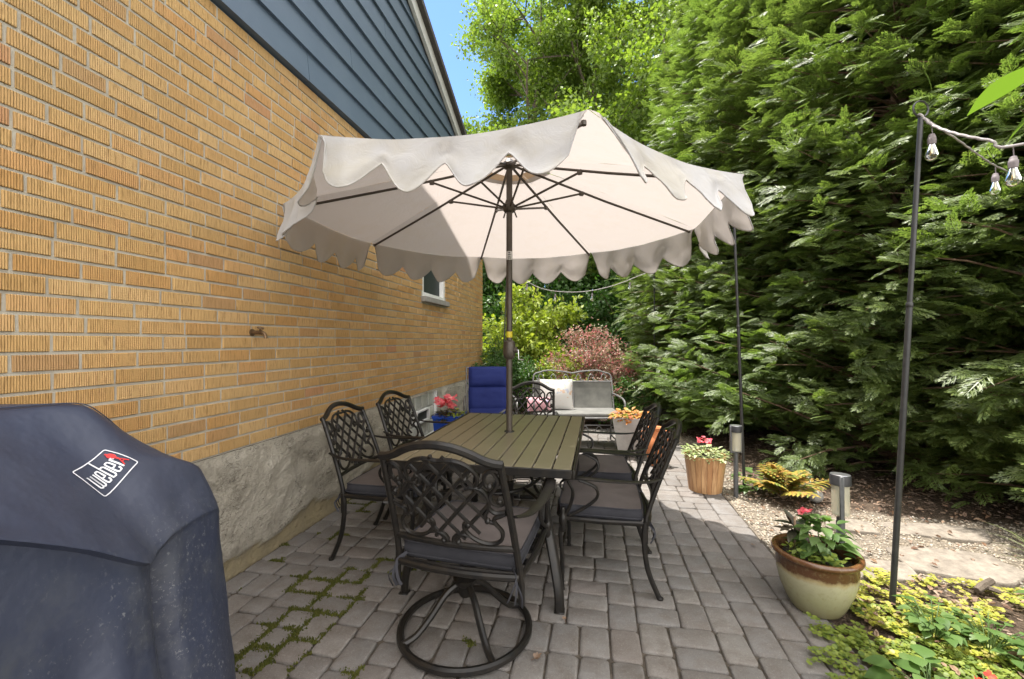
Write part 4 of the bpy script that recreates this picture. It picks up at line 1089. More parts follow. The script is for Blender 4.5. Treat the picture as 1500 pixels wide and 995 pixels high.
string('string_light_strand', 'near strand of clear bulbs running right from the loop of the thick pole', [(1.600, 2.508, 2.455), (1.642, 2.489, 2.385), (1.676, 2.394, 2.294), (1.744, 2.304, 2.216), (1.826, 2.248, 2.169), (2.30, 1.85, 2.2), (2.9, 1.3, 2.6)], [0.168, 0.66, 0.8], 0.0062)
string('string_light_strand', 'thinner far strand of clear bulbs dropping away behind the near strand', [(1.600, 2.512, 2.452), (1.88, 2.685, 2.387), (2.116, 2.881, 2.373), (2.357, 3.078, 2.364), (2.719, 3.349, 2.361), (3.4, 4.0, 2.45)], [0.6], 0.0045)
string('string_light_strand', 'faint strand sagging under the umbrella between the two distant poles', [(-1.40, 7.15, 2.58), (-0.9, 7.2, 2.22), (-0.3, 7.27, 2.13), (0.3, 7.32, 2.22), (0.98, 7.35, 2.48)], [0.18, 0.38, 0.63, 0.85], 0.006)

# ------------------------------------------------------------------ solar lanterns
def lantern(label, loc, rz, lean=(0, 0)):
    t = thing('solar_lantern', label, 'lantern', loc, rz, 'solar path lanterns'); t.rotation_euler = (R(lean[0]), R(lean[1]), rz); t.scale = (0.92, 0.92, 1.0)
    m = MB(); m.lathe([(0.0, -0.03), (0.019, -0.03), (0.021, 0.0), (0.021, 0.385), (0.0, 0.39)], 14); m.box((0, 0.018, 0.19), (0.014, 0.01, 0.36), bevel=0.003)
    m.build('post', M['gunmetal'], t)
    f = MB()                                    # plate with a window, curved lens through it
    for (c, d) in (((-0.0475, 0, 0.497), (0.017, 0.022, 0.23)), ((0.0475, 0, 0.497), (0.017, 0.022, 0.23)), ((0, 0, 0.393), (0.0775, 0.022, 0.022))):
        f.box(c, d, bevel=0.004)
    fr = f.build('frame', M['gunmetal'], t)
    c = MB()
    n = 20; top = []
    prof = [(1.0, 0.560), (1.06, 0.562), (1.06, 0.606), (1.0, 0.614)]
    c.lathe([(0.0, 0.56)]+[(0.050*k, z) for k, z in prof]+[(0.0, 0.615)], 28)
    cap = c.build('cap', M['rubber'], t)
    s = MB(); s.lathe([(0.0505, 0.6145), (0.049, 0.6165), (0.0, 0.6168)], 28); s.build('solar_top', M['steel'], cap)
    l = MB(); l.lathe([(0.043, 0.402), (0.045, 0.41), (0.045, 0.559)], 28); l.build('lens', M['lens'], t, sharp=0)
    b = MB(); b.lathe([(0.0, 0.404), (0.040, 0.404), (0.040, 0.41), (0.016, 0.414), (0.014, 0.43), (0.0, 0.432)], 20); b.build('reflector', M['steel'], t)
    i = MB(); i.lathe([(0.010, 0.43), (0.020, 0.46), (0.021, 0.50), (0.012, 0.535), (0.008, 0.559)], 14); i.build('inner_bulb', M['lens'], t, sharp=0)
    fl = MB(); fl.tube([(0, 0, 0.432), (0.003, 0, 0.50), (-0.003, 0, 0.555)], 0.003, 6); fl.build('filament', M['brass'], t)
lantern('solar lantern on a grey post beside the slatted wooden planter', (1.196, 3.99, -0.01), R(14))
lantern('tilted solar lantern standing behind the glazed two tone pot', (1.300, 2.60, -0.01), R(72), (0, 3))

# ------------------------------------------------------------------ plants in pots
def leafy(mb, c, rad, n, L, W, up=0.6, bend=0.4, seed=0, flat=1.0, shape=0.45, seg=4):
    r = random.Random(seed)
    for _ in range(n):
        a = r.uniform(0, 2*PI); q = rad*math.sqrt(r.random()); h = r.random()
        p = V(c)+V((q*math.cos(a), q*math.sin(a), h*rad*flat*(1-0.5*q/rad)))
        d = V((math.cos(a+r.uniform(-.7, .7)), math.sin(a+r.uniform(-.7, .7)), r.uniform(-0.1, up)))
        k = r.uniform(0.65, 1.15)
        mb.leaf(p, d, (0, 0, 1), L*k, W*k, bend*r.uniform(0.4, 1.3), seg, 0.3, shape)
def blossoms(mb, c, rad, n, size, seed=0, hgt=0.06):
    r = random.Random(seed)
    for _ in range(n):
        a = r.uniform(0, 2*PI); q = rad*math.sqrt(r.random())
        p = V(c)+V((q*math.cos(a), q*math.sin(a), r.uniform(0, hgt)))
        ax = V((r.uniform(-.7, .7), r.uniform(-.9, .3), 1)).normalized(); o1 = ax.orthogonal().normalized(); o2 = ax.cross(o1)
        m = r.choice((4, 5, 6)); s = size*r.uniform(0.7, 1.2)
        for k in range(m):
            b = 2*PI*k/m+r.random()*0.4; d = o1*math.cos(b)+o2*math.sin(b)+ax*0.45
            mb.leaf(p, d, ax, s, s*0.85, 0.25, 3, 0.12, 0.6)
def planting(name, label, cat, loc, layers, group=None):
    """layers: (part name, MB, material)"""
    t = thing(name, label, cat, loc, 0, group)
    for (pn, mb, m) in layers: mb.build(pn, m, t, sharp=0)
    return t
# glazed pot
PL = (1.090, 2.405, 0)
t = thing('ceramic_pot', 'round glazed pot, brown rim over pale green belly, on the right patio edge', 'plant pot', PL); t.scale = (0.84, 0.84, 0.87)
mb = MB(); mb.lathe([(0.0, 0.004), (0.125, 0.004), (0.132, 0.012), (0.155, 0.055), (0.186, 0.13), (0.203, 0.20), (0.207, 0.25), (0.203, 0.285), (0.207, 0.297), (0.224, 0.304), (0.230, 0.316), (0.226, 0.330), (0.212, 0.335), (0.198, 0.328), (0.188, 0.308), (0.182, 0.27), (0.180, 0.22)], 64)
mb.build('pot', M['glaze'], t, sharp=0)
mb = MB(); mb.grid(lambda u, v: (0.186*(0.02+v)*math.cos(2*PI*u)*0.98, 0.186*(0.02+v)*math.sin(2*PI*u)*0.98, 0.272+0.02*fbm((math.cos(2*PI*u)*v*3, math.sin(2*PI*u)*v*3, 1))), 40, 10); mb.build('soil', M['soil'], t, sharp=0)
S0 = 0.245
l1 = MB(); r = random.Random(4)
for k in range(150):
    a = r.uniform(R(170), R(300)); q = r.uniform(0.05, 0.165)
    p = V((q*math.cos(a), q*math.sin(a), S0+r.uniform(-0.01, 0.06)-0.0*(q > 0.17)))
    l1.leaf(p, (r.uniform(-1, 1), r.uniform(-1, 1), r.uniform(-.1, .6)), (0, 0, 1), r.uniform(0.018, 0.034), r.uniform(0.016, 0.026), 0.2, 3, 0.15, 0.55)
planting('creeping_jenny', 'low lime green trailing plant in the front left of the glazed pot', 'plant', PL, [('leaves', l1, M['jennygreen'])])
l2 = MB(); st_ = MB(); r = random.Random(12)
c0 = V((0.035, 0.02, S0))
for k in range(84):
    a = r.uniform(0, 2*PI); q = 0.10*math.sqrt(r.random()); h = r.uniform(0.03, 0.21)*(1-q*3)
    p = c0+V((q*math.cos(a), q*math.sin(a), h))
    l2.leaf(p, (math.cos(a), math.sin(a), r.uniform(-.35, .5)), (0, 0, 1), r.uniform(0.05, 0.095), r.uniform(0.034, 0.056), 0.35, 5, 0.22, 0.42)
for k in range(9): a = k*0.7; st_.tube([c0+V((0, 0, -0.02)), c0+V((0.06*math.cos(a), 0.06*math.sin(a), 0.10))], 0.003, 5)
fw_ = MB(); blossoms(fw_, c0+V((0.02, -0.01, 0.18)), 0.06, 5, 0.012, 3, 0.03)
planting('impatiens_plant', 'bushy green leaved bedding plant in the middle of the glazed pot', 'plant', PL, [('leaves', l2, M['greenleaf']), ('stems', st_, M['greenleaf'])])
l3 = MB(); r = random.Random(21); c0 = V((-0.075, 0.05, S0+0.03))
for (dx, dy, dz, L) in ((-0.8, -0.1, 0.5, 0.115), (-0.6, -0.4, 0.15, 0.11), (-0.2, 0.5, 0.9, 0.10), (-0.4, -0.5, -0.1, 0.10), (0.3, -0.5, 0.4, 0.10), (-0.9, 0.4, 0.25, 0.10), (0.1, -0.8, 0.0, 0.09), (-0.3, 0.1, 1.0, 0.10), (0.6, 0.3, 0.6, 0.09), (-0.7, -0.3, 0.8, 0.10)):
    l3.leaf(c0+V((0, 0, r.uniform(0.05, 0.12))), (dx, dy, dz), (0, 0, 1), L, L*0.42, 0.25, 6, 0.2, 0.4)
st_ = MB(); st_.tube([c0+V((0, 0, -0.02)), c0+V((0, 0, 0.15))], 0.006, 6)
fw_ = MB(); blossoms(fw_, c0+V((0.045, 0.0, 0.155)), 0.03, 7, 0.020, 5, 0.03)
planting('begonia_plant', 'dark bronze leaved plant with a red bloom in the back left of the glazed pot', 'plant', PL, [('leaves', l3, M['bronzeleaf']), ('stem', st_, M['twig']), ('flowers', fw_, M['petal'])])
# slatted wooden planter
PW = (0.985, 4.135, 0)
t = thing('wooden_planter', 'slatted brown wooden planter tapering down, at the far patio edge', 'planter', PW)
mb = MB(); n = 22
for k in range(n):
    a0 = 2*PI*(k+0.03)/n; a1 = 2*PI*(k+0.97)/n; am = (a0+a1)/2
    vs = []
    for (rr, z) in ((0.137, 0.002), (0.176, 0.318)):
        for a in (a0, am, a1): vs.append((rr*math.cos(a), rr*math.sin(a), z))
        for a in (a0, am, a1): vs.append(((rr-0.012)*math.cos(a), (rr-0.012)*math.sin(a), z))
    mb.add(vs, [(0, 1, 7, 6), (1, 2, 8, 7), (3, 9, 10, 4), (4, 10, 11, 5), (6, 7, 10, 9), (7, 8, 11, 10), (0, 6, 9, 3), (2, 5, 11, 8)])
mb.build('staves', M['barrel'], t)
mb = MB(); mb.lathe([(0.0, 0.288), (0.158, 0.290)], 30); mb.lathe([(0, 0.004), (0.12, 0.004), (0.126, 0.03), (0.158, 0.29)], 30); mb.build('soil', M['soil'], t)
l1 = MB(); leafy(l1, (0, 0, 0.285), 0.185, 330, 0.042, 0.026, 0.7, 0.4, 31, 0.65)
f1 = MB(); blossoms(f1, (-0.015, -0.03, 0.42), 0.055, 12, 0.026, 6, 0.06)
planting('begonia_plant', 'variegated plant with a few pink red blooms in the wooden planter', 'plant', PW, [('leaves', l1, M['silver']), ('flowers', f1, M['petal'])])
# blue square planter by the glass block window
PB = (-1.585, 4.72, 0)
t = thing('square_planter', 'square cobalt blue planter beside the glass block window', 'planter', PB, R(4))
mb = MB()
def sq(s, z): return [(-s, -s, z), (s, -s, z), (s, s, z), (-s, s, z)]
lv = [sq(0.115, 0.0), sq(0.152, 0.465), sq(0.160, 0.468), sq(0.161, 0.50), sq(0.138, 0.502), sq(0.130, 0.45)]
vs = sum(lv, []); fs = [(L*4+k, L*4+(k+1) % 4, (L+1)*4+(k+1) % 4, (L+1)*4+k) for L in range(5) for k in range(4)]
mb.add(vs, fs); mb.build('pot', M['blueglaze'], t)
mb = MB(); mb.box((0, 0, 0.44), (0.262, 0.262, 0.02)); mb.build('soil', M['soil'], t)
l1 = MB(); leafy(l1, (0.0, 0, 0.45), 0.16, 120, 0.07, 0.045, 0.9, 0.4, 41, 0.7)
l2 = MB(); leafy(l2, (0.08, -0.05, 0.47), 0.10, 70, 0.05, 0.03, 0.8, 0.4, 42, 1.0)
f1 = MB(); blossoms(f1, (-0.03, -0.03, 0.57), 0.12, 40, 0.040, 7, 0.13)
planting('begonia_plant', 'coral pink begonia with dark and lime leaves in the blue planter', 'plant', PB, [('leaves', l1, M['bronzeleaf']), ('lime_leaves', l2, M['lime']), ('flowers', f1, M['petal'])])
# a small flowering pot lower down in front of it
PS = (-1.33, 4.50, 0)
t = thing('flower_pot', 'small dark flower pot mostly hidden by the table, below the blue planter', 'plant pot', PS)
mb = MB(); mb.lathe([(0, 0.002), (0.085, 0.002), (0.12, 0.26), (0.13, 0.262), (0.13, 0.285), (0.11, 0.285), (0.105, 0.25), (0, 0.25)], 28); mb.build('pot', M['gunmetal'], t)
l1 = MB(); leafy(l1, (0, 0, 0.25), 0.14, 90, 0.06, 0.04, 0.9, 0.4, 51, 0.8)
f1 = MB(); blossoms(f1, (0, -0.02, 0.35), 0.11, 22, 0.036, 8, 0.08)
planting('begonia_plant', 'small coral begonia peeking over the table edge below the blue planter', 'plant', PS, [('leaves', l1, M['darkleaf']), ('flowers', f1, M['petal'])])
# grey planter and terracotta pot beyond the right-hand chairs
PG = (0.44, 5.25, 0)
t = thing('square_planter', 'pale grey square planter beside the metal glider', 'planter', PG, R(-14))
mb = MB(); s_ = [sq(0.125, 0.0), sq(0.175, 0.36), sq(0.178, 0.40), sq(0.155, 0.40), sq(0.148, 0.35)]
mb.add([(p[0], p[1], p[2]+0.05) for q in s_ for p in q], [(L*4+k, L*4+(k+1) % 4, (L+1)*4+(k+1) % 4, (L+1)*4+k) for L in range(4) for k in range(4)]); mb.build('pot', M['concrete'], t)
mb = MB()
for sx in (-1, 1):
    for sy in (-1, 1): mb.box((sx*0.09, sy*0.09, 0.026), (0.03, 0.03, 0.05))
mb.build('feet', M['black'], t)
mb = MB(); mb.box((0, 0, 0.40), (0.30, 0.30, 0.02)); mb.build('soil', M['soil'], t)
l1 = MB(); leafy(l1, (0, 0, 0.41), 0.20, 190, 0.075, 0.05, 0.8, 0.4, 61, 0.6)
l2 = MB(); leafy(l2, (-0.10, -0.02, 0.42), 0.13, 110, 0.05, 0.035, 0.6, 0.5, 62, 0.5)
planting('coleus_plant', 'orange and lime coleus in the pale grey planter', 'plant', PG, [('leaves', l1, M['coleus']), ('lime_leaves', l2, M['lime'])])
PT = (0.66, 4.86, 0)
t = thing('terracotta_urn', 'orange terracotta urn standing behind the right hand chair backs', 'plant pot', PT); t.scale = (0.85, 0.85, 0.85)
mb = MB(); mb.lathe([(0, 0.002), (0.07, 0.002), (0.075, 0.03), (0.115, 0.14), (0.135, 0.25), (0.12, 0.34), (0.085, 0.40), (0.075, 0.43), (0.10, 0.46), (0.105, 0.475), (0.08, 0.47), (0.06, 0.43)], 32); mb.build('pot', M['terracotta'], t)
mb = MB()
for s in (-1, 1): mb.tube(spline([(s*0.125, 0, 0.30), (s*0.165, 0, 0.34), (s*0.155, 0, 0.42), (s*0.085, 0, 0.43)], 5), 0.012, 8)
mb.build('handles', M['terracotta'], t)

# ------------------------------------------------------------------ glider bench, pillows, blue recliner
def glider():
    g = thing('glider_bench', 'pale metal glider loveseat with grey mesh back in front of the red shrub', 'bench', (-0.205, 5.62, 0), R(190))
    W_ = 0.53
    fr = MB()
    def bp(s, z): return V((s, -0.22-0.20*(z-0.40)/0.5, z))
    fr.tube(spline([bp(-W_, 0.30), bp(-W_, 0.60), bp(-W_, 0.80), bp(-W_+0.02, 0.87), bp(-0.44, 0.895), bp(-0.33, 0.92), bp(-0.12, 0.905), bp(0, 0.885), bp(0.12, 0.905), bp(0.33, 0.92), bp(0.44, 0.895), bp(W_-0.02, 0.87), bp(W_, 0.80), bp(W_, 0.60), bp(W_, 0.30)], 5), 0.011, 8)
    fr.tube([bp(-W_, 0.775), bp(W_, 0.775)], 0.009, 8); fr.tube([bp(0, 0.775), bp(0, 0.40)], 0.008, 8)
    for s in (-1, 1):                            # curls between the top rails
        for q in (0.10, 0.27, 0.44):
            fr.tube(spline([bp(s*(q-0.06), 0.79), bp(s*(q-0.03), 0.86), bp(s*q, 0.865), bp(s*(q+0.02), 0.83), bp(s*(q+0.005), 0.81), bp(s*(q+0.05), 0.785)], 4), 0.006, 6)
    for s in (-1, 1):
        fr.tube(spline([bp(s*W_, 0.62), (s*(W_+0.02), 0.0, 0.615), (s*(W_+0.02), 0.22, 0.60), (s*(W_+0.02), 0.29, 0.54), (s*(W_+0.01), 0.25, 0.44), (s*W_, 0.22, 0.36)], 6), 0.012, 8)
        fr.tube([(s*W_, -0.22, 0.385), (s*W_, 0.25, 0.385)], 0.010, 8)
    fr.tube([(-W_, 0.26, 0.385), (W_, 0.26, 0.385)], 0.012, 8); fr.tube([(-W_, -0.22, 0.385), (W_, -0.22, 0.385)], 0.010, 8)
    fr.tube([(-W_, 0.20, 0.29), (W_, 0.20, 0.29)], 0.009, 8); fr.tube([(-W_, 0.2, 0.20), (W_, 0.2, 0.20)], 0.009, 8)
    for k in range(6): fr.tube(spline([(-0.42+0.168*k-0.05, 0.2, 0.21), (-0.42+0.168*k, 0.2, 0.28), (-0.42+0.168*k+0.05, 0.2, 0.21)], 4), 0.006, 6)
    fr.build('frame', M['greyframe'], g)
    ba = MB(); ba.grid(lambda u, v: bp(-W_+0.015+(2*W_-0.03)*u, 0.41+0.36*v)+V((0, -0.012*math.sin(PI*v), 0)), 10, 6); ba.build('mesh_back', M['mesh'], g)
    se = MB(); se.box((0, 0.02, 0.415), (2*W_-0.03, 0.47, 0.055), bevel=0.022, seg=3); se.build('seat_pad', M['greyseat'], g)
    for s in (-1, 1):
        lg = MB(); lg.tube(spline([(s*(W_-0.03), 0.25, 0.30), (s*(W_-0.03), 0.27, 0.12), (s*(W_-0.03), 0.30, 0.0)], 5), 0.012, 8)
        lg.tube(spline([(s*(W_-0.03), -0.25, 0.30), (s*(W_-0.03), -0.27, 0.12), (s*(W_-0.03), -0.30, 0.0)], 5), 0.012, 8)
        lg.tube([(s*(W_-0.03), -0.29, 0.07), (s*(W_-0.03), 0.29, 0.07)], 0.010, 8); lg.build('base', M['greyframe'], g)
glider()
def pillow(name, label, loc, rot, w_, h_, mat):
    m = MB()
    for sg in (1, -1):
        m.grid(lambda u, v: ((u-0.5)*w_*(1-0.10*math.sin(PI*v)*0+0.0)*(1-0.05*(1-abs(2*v-1)**2)), sg*0.075*(math.sin(PI*u)*math.sin(PI*v))**0.6, (v-0.5)*h_*(1-0.05*(1-abs(2*u-1)**2))) if sg > 0 else
                   ((0.5-u)*w_*(1-0.05*(1-abs(2*v-1)**2)), sg*0.075*(math.sin(PI*u)*math.sin(PI*v))**0.6, (v-0.5)*h_*(1-0.05*(1-abs(2*u-1)**2))), 18, 18)
    o = m.build(name, mat, None, sharp=0); o.location = loc; o.rotation_euler = rot
    return tag(o, label, 'pillow')
def print_cloth(name, base, cols, scale):
    t = NT(name); b = t.pri(base, 0.85, 0, 0.2); o = t.coord()
    n1 = t.noise(scale, 2, 0.5, o); n2 = t.noise(scale*0.7, 2, 0.5, o, 0.6)
    c = t.mix(t.ramp(n1, [(0.60, (0, 0, 0)), (0.63, (1, 1, 1))]), base, cols[0]); c = t.mix(t.ramp(n2, [(0.62, (0, 0, 0)), (0.65, (1, 1, 1))]), c, cols[1])
    t.l(c, b.inputs['Base Color']); return t.m
pillow('throw_pillow', 'white pillow with small floral print leaning on the glider back', (-0.46, 5.66, 0.635), (R(-17), 0, R(9)), 0.43, 0.40, print_cloth('floral print', (0.52, 0.505, 0.48), [(0.50, 0.36, 0.27), (0.36, 0.38, 0.44)], 16))
pillow('throw_pillow', 'pink and mauve pillow seen through the far swivel chair', (-0.66, 5.42, 0.535), (R(-30), 0, R(15)), 0.30, 0.19, print_cloth('pink print', (0.50, 0.27, 0.30), [(0.42, 0.36, 0.52), (0.70, 0.55, 0.52)], 14))
def recliner():
    g = thing('reclining_chair', 'patio recliner with royal blue cushions at the house corner', 'chair', (-1.25, 5.25, 0), R(196))
    def bp(s, z): return V((s, -0.20-0.20*(z-0.40)/0.6, z))
    fr = MB()
    for s in (-1, 1):
        fr.tube(spline([bp(s*0.285, 0.98), bp(s*0.285, 0.5), (s*0.285, -0.16, 0.36), (s*0.285, 0.28, 0.38), (s*0.285, 0.33, 0.2), (s*0.285, 0.34, 0.0)], 5), 0.012, 8)
        fr.tube(spline([bp(s*0.30, 0.62), (s*0.31, -0.05, 0.62), (s*0.31, 0.25, 0.60), (s*0.305, 0.31, 0.5), (s*0.29, 0.32, 0.38)], 5), 0.013, 8, flat=0.7)
        fr.tube(spline([(s*0.285, 0.20, 0.38), (s*0.285, -0.1, 0.2), (s*0.285, -0.38, 0.0)], 5), 0.012, 8)
    fr.tube([(-0.285, 0.32, 0.05), (0.285, 0.32, 0.05)], 0.010, 8); fr.tube([(-0.285, -0.36, 0.03), (0.285, -0.36, 0.03)], 0.010, 8); fr.tube([bp(-0.285, 0.97), bp(0.285, 0.97)], 0.010, 8)
    fr.build('frame', M['greyframe'], g)
    ang = math.atan(0.2/0.6)
    def pad(name, z0, z1, th, off):
        m = MB(); L = (z1-z0)/math.cos(ang); c = bp(0, (z0+z1)/2)+V((0, off, 0))
        NN = 18
        for sg in (1, -1):
            m.grid(lambda u, v: V((sg*(u-0.5)*0.52*(1-0.03*abs(2*v-1)**4), sg*(th*0.5*(1-abs(2*u-1)**5)**0.5*(1-abs(2*v-1)**4)**0.5)*(1.0+0.25*math.cos((v-0.5)*PI))+0.006*fbm((u*4, v*4, z0)), (v-0.5)*L*1.03*(1-0.02*abs(2*u-1)**4))), NN, NN, True, Matrix.Translation(c) @ Matrix.Rotation(ang, 4, 'X'))
        return m.build(name, M['blue'], g, sharp=0)
    pad('headrest_cushion', 0.735, 0.985, 0.10, 0.065); pad('back_cushion', 0.43, 0.735, 0.075, 0.055)
    m = MB(); m.box((0, 0.08, 0.43), (0.50, 0.50, 0.085), bevel=0.035, seg=4); m.build('seat_cushion', M['blue'], g, sharp=0)
recliner()

# ------------------------------------------------------------------ vegetation
def rot_frames(d, up):
    """orthonormal frames (N,3,3): columns side, along, normal"""
    d = d/np.linalg.norm(d, axis=1, keepdims=True)
    n = up-d*np.sum(up*d, axis=1, keepdims=True)
    n /= np.linalg.norm(n, axis=1, keepdims=True)+1e-9
    s = np.cross(d, n)
    return np.stack([s, d, n], axis=2)
def place(template_v, template_f, pos, frames, scale):
    Vv = np.einsum('nij,kj->nki', frames, template_v)*scale[:, None, None]+pos[:, None, :]
    K = len(template_v); N = len(pos)
    F = template_f[None]+(np.arange(N)*K)[:, None, None]
    return Vv.reshape(-1, 3), F.reshape(-1, template_f.shape[1])
def thuja_spray(seed):
    """one flat fan of scale-leaved branchlets: unit length, along +y"""
    r = np.random.default_rng(seed); v = []; f = []
    def rh(p, d, L, W, z0, sag):
        p = np.array(p); d = np.array(d)/np.linalg.norm(d); s = np.array([d[1], -d[0], 0])
        i = len(v)
        for (a, b) in ((0, 0.12), (0.45, 0.5), (1.0, 0.0), (0.45, -0.5)):
            q = p+d*L*a+s*W*b; v.append([q[0], q[1], -sag*(q[1]**2)-0.25*sag*abs(q[0])+z0+r.uniform(-.01, .01)])
        f.append([i, i+1, i+2, i+3])
    rh((0, 0, 0), (0, 1, 0), 1.0, 0.036, 0, 0.22)
    n = 9
    for k in range(n):
        y = 0.05+0.87*k/n
        for sg in (-1, 1):
            L = (0.46-0.34*abs(y-0.25))*r.uniform(0.75, 1.1); a = R(r.uniform(34, 52))
            dx, dy = sg*math.sin(a), math.cos(a)
            rh((0, y, 0), (dx, dy, 0), L, 0.050, 0, 0.22)
            for q in ((0.45,) if k % 2 else (0.32, 0.62)):
                rh((dx*L*q, y+dy*L*q, 0), (dx*0.45+sg*0.0, dy+0.5, 0), L*0.42, 0.045, 0, 0.22)
                if q < 0.4: rh((dx*L*q, y+dy*L*q, 0), (dx+sg*0.4, dy*0.4, 0), L*0.36, 0.042, 0, 0.22)
    return np.array(v), np.array(f)
SPR = [thuja_spray(k) for k in range(3)]
def thuja_meshes(seed, H, R0, nbr):
    r = np.random.default_rng(seed); pos = []; dr = []; up = []; sc = []
    br = MB()
    for i in range(nbr):
        h = 0.10+(H-0.3)*(i+r.uniform(0, 1))/nbr
        hh = h/H
        prof = R0*(0.90+0.26*min(1, hh/0.06))*(1-0.62*hh-0.34*hh**4)
        a = i*2.39996+r.uniform(-0.4, 0.4)
        L = prof*r.uniform(0.82, 1.12)*(1+0.16*math.sin(3*a+h*1.7+seed))
        pitch = R(r.uniform(8, 34)); out = np.array([math.cos(a), math.sin(a), 0.0])
        base = np.array([0, 0, max(h-0.25*L*math.tan(pitch), 0.03)])
        tip_drop = r.uniform(0.04, 0.26)*L
        def pt(s): return base+out*L*s+np.array([0, 0, L*s*math.tan(pitch)*0.75-tip_drop*s**2.2])
        br.tube([pt(s) for s in (0, 0.35, 0.7, 0.95)], [0.016, 0.011, 0.007, 0.003], 4, cap=False)
        n = int(9+23*L)
        for k in range(n):
            s = 0.30+0.70*((k+r.uniform(0, 1))/n)**0.75
            p = pt(s); t = pt(min(s+0.05, 1.05))-p; t /= np.linalg.norm(t)
            sd_ = np.array([-math.sin(a), math.cos(a), 0]); q = r.uniform(-1, 1)
            w_ = (1 if k % 2 else -1)*r.uniform(0.25, 1.1) if s < 0.93 else r.uniform(-.3, .3)
            d = t*r.uniform(0.6, 1.0)+sd_*w_+np.array([0, 0, r.uniform(-0.25, 0.55)])
            pos.append(p+sd_*q*0.06*L+np.array([0, 0, r.uniform(-.16, .16)])); dr.append(d)
            up.append(np.array([0, 0, 1.0])+out*r.uniform(0.0, 1.3)+sd_*r.uniform(-.6, .6)); sc.append(r.uniform(0.11, 0.25))
    pos, dr, up, sc = map(np.array, (pos, dr, up, sc))
    fr = rot_frames(dr, up); which = r.integers(0, 3, len(pos)); VV = []; FF = []; o = 0
    for k in range(3):
        m = which == k; v, f = place(SPR[k][0], SPR[k][1], pos[m], fr[m], sc[m]); VV.append(v); FF.append(f+o); o += len(v)
    return np.concatenate(VV), np.concatenate(FF), br
def thuja_tree(label, loc, rz, seed=0, H=8.5, R0=1.35, nbr=300, src=None, scale=1.0):
    if src is None:
        t = thing('arborvitae_tree', label, 'tree', loc, rz, 'evergreens forming the tall hedge')
        v, f, br = thuja_meshes(seed, H, R0, nbr)
        npmesh('crown', v, f, M['thuja'], t)
        br.tube([(0, 0, -0.1), (0.03, 0.02, H*0.4), (0, 0, H*0.97)], [0.11, 0.075, 0.012], 8); br.build('trunk', M['thujawood'], t)
    else:
        t = copy_tree(src); t.location = loc; t.rotation_euler = (0, 0, rz); t['label'] = label; t['category'] = 'tree'
    t.scale = (scale, scale, scale)
    return t
ta = thuja_tree('hedge evergreen furthest right, behind the bulbs and the thick pole', (3.98, 4.10, 0), 0.3, 1, 8.6, 1.40, 620)
tb = thuja_tree('hedge evergreen straight behind the thick pole, right of the amber fern', (3.22, 5.28, 0), 1.4, 2, 9.0, 1.42, 640)
tc_ = thuja_tree('hedge evergreen behind the second thin pole and wooden planter', (2.66, 6.45, 0), 2.2, 3, 8.8, 1.40, 620)
thuja_tree('hedge evergreen right of the metal glider, behind the umbrella edge', (2.18, 7.55, 0), 4.0, src=ta, scale=0.97)
thuja_tree('last hedge evergreen at the left end, nearest the red shrub', (1.98, 8.85, 0), 2.9, src=tb, scale=0.92)
thuja_tree('hedge evergreen cut by the right edge of the picture', (4.90, 3.05, 0), 5.1, src=tc_, scale=1.0)
thuja_tree('second row evergreen behind the thick pole, deeper in the hedge', (5.3, 6.0, 0), 0.9, src=ta, scale=1.05)
thuja_tree('second row evergreen deep behind the second thin pole', (4.3, 7.6, 0), 3.9, src=tc_, scale=1.0)
thuja_tree('second row evergreen deep behind the left end of the hedge', (3.5, 9.4, 0), 5.0, src=tb, scale=1.0)
thuja_tree('second row evergreen at the far right behind the leaves of the sapling', (6.5, 4.3, 0), 2.0, src=tb, scale=1.0)

LEAFQ = (np.array([[0, 0, 0], [0.42, 0.45, 0.10], [0, 1.0, -0.05], [-0.42, 0.45, 0.10]]), np.array([[0, 1, 2, 3]]))
LEAF2 = (np.array([[0, 0, 0], [0.26, 0.28, 0.07], [0.24, 0.62, 0.05], [0, 1.0, -0.10], [0, 0.45, -0.02], [-0.24, 0.62, 0.05], [-0.26, 0.28, 0.07]]),
         np.array([[0, 1, 2, 4], [4, 2, 3, 3], [0, 4, 5, 6], [4, 3, 5, 5]]))
LEAF2 = (np.array([[0, 0, 0], [0.27, 0.30, 0.07], [0.20, 0.68, 0.04], [0, 1.0, -0.12], [0, 0.5, -0.03], [-0.20, 0.68, 0.04], [-0.27, 0.30, 0.07]]),
         np.array([[0, 1, 2, 4], [4, 2, 3, 5], [0, 4, 5, 6]]))
def leaf_cloud(r, centres, rad, per, size, tmpl, upbias=0.8, out=None):
    N = len(centres)*per
    c = np.repeat(centres, per, axis=0); rr = np.repeat(rad, per)
    g = r.normal(size=(N, 3)); g /= np.linalg.norm(g, axis=1, keepdims=True)
    q = rr*r.random(N)**0.45
    pos = c+g*q[:, None]*np.array([1, 1, 0.75])
    d = g+r.normal(size=(N, 3))*0.7+np.array([0, 0, -0.25])
    up = r.normal(size=(N, 3))*0.75+np.array([0, 0, upbias])
    return place(tmpl[0], tmpl[1], pos, rot_frames(d, up), size*r.uniform(0.7, 1.25, N))
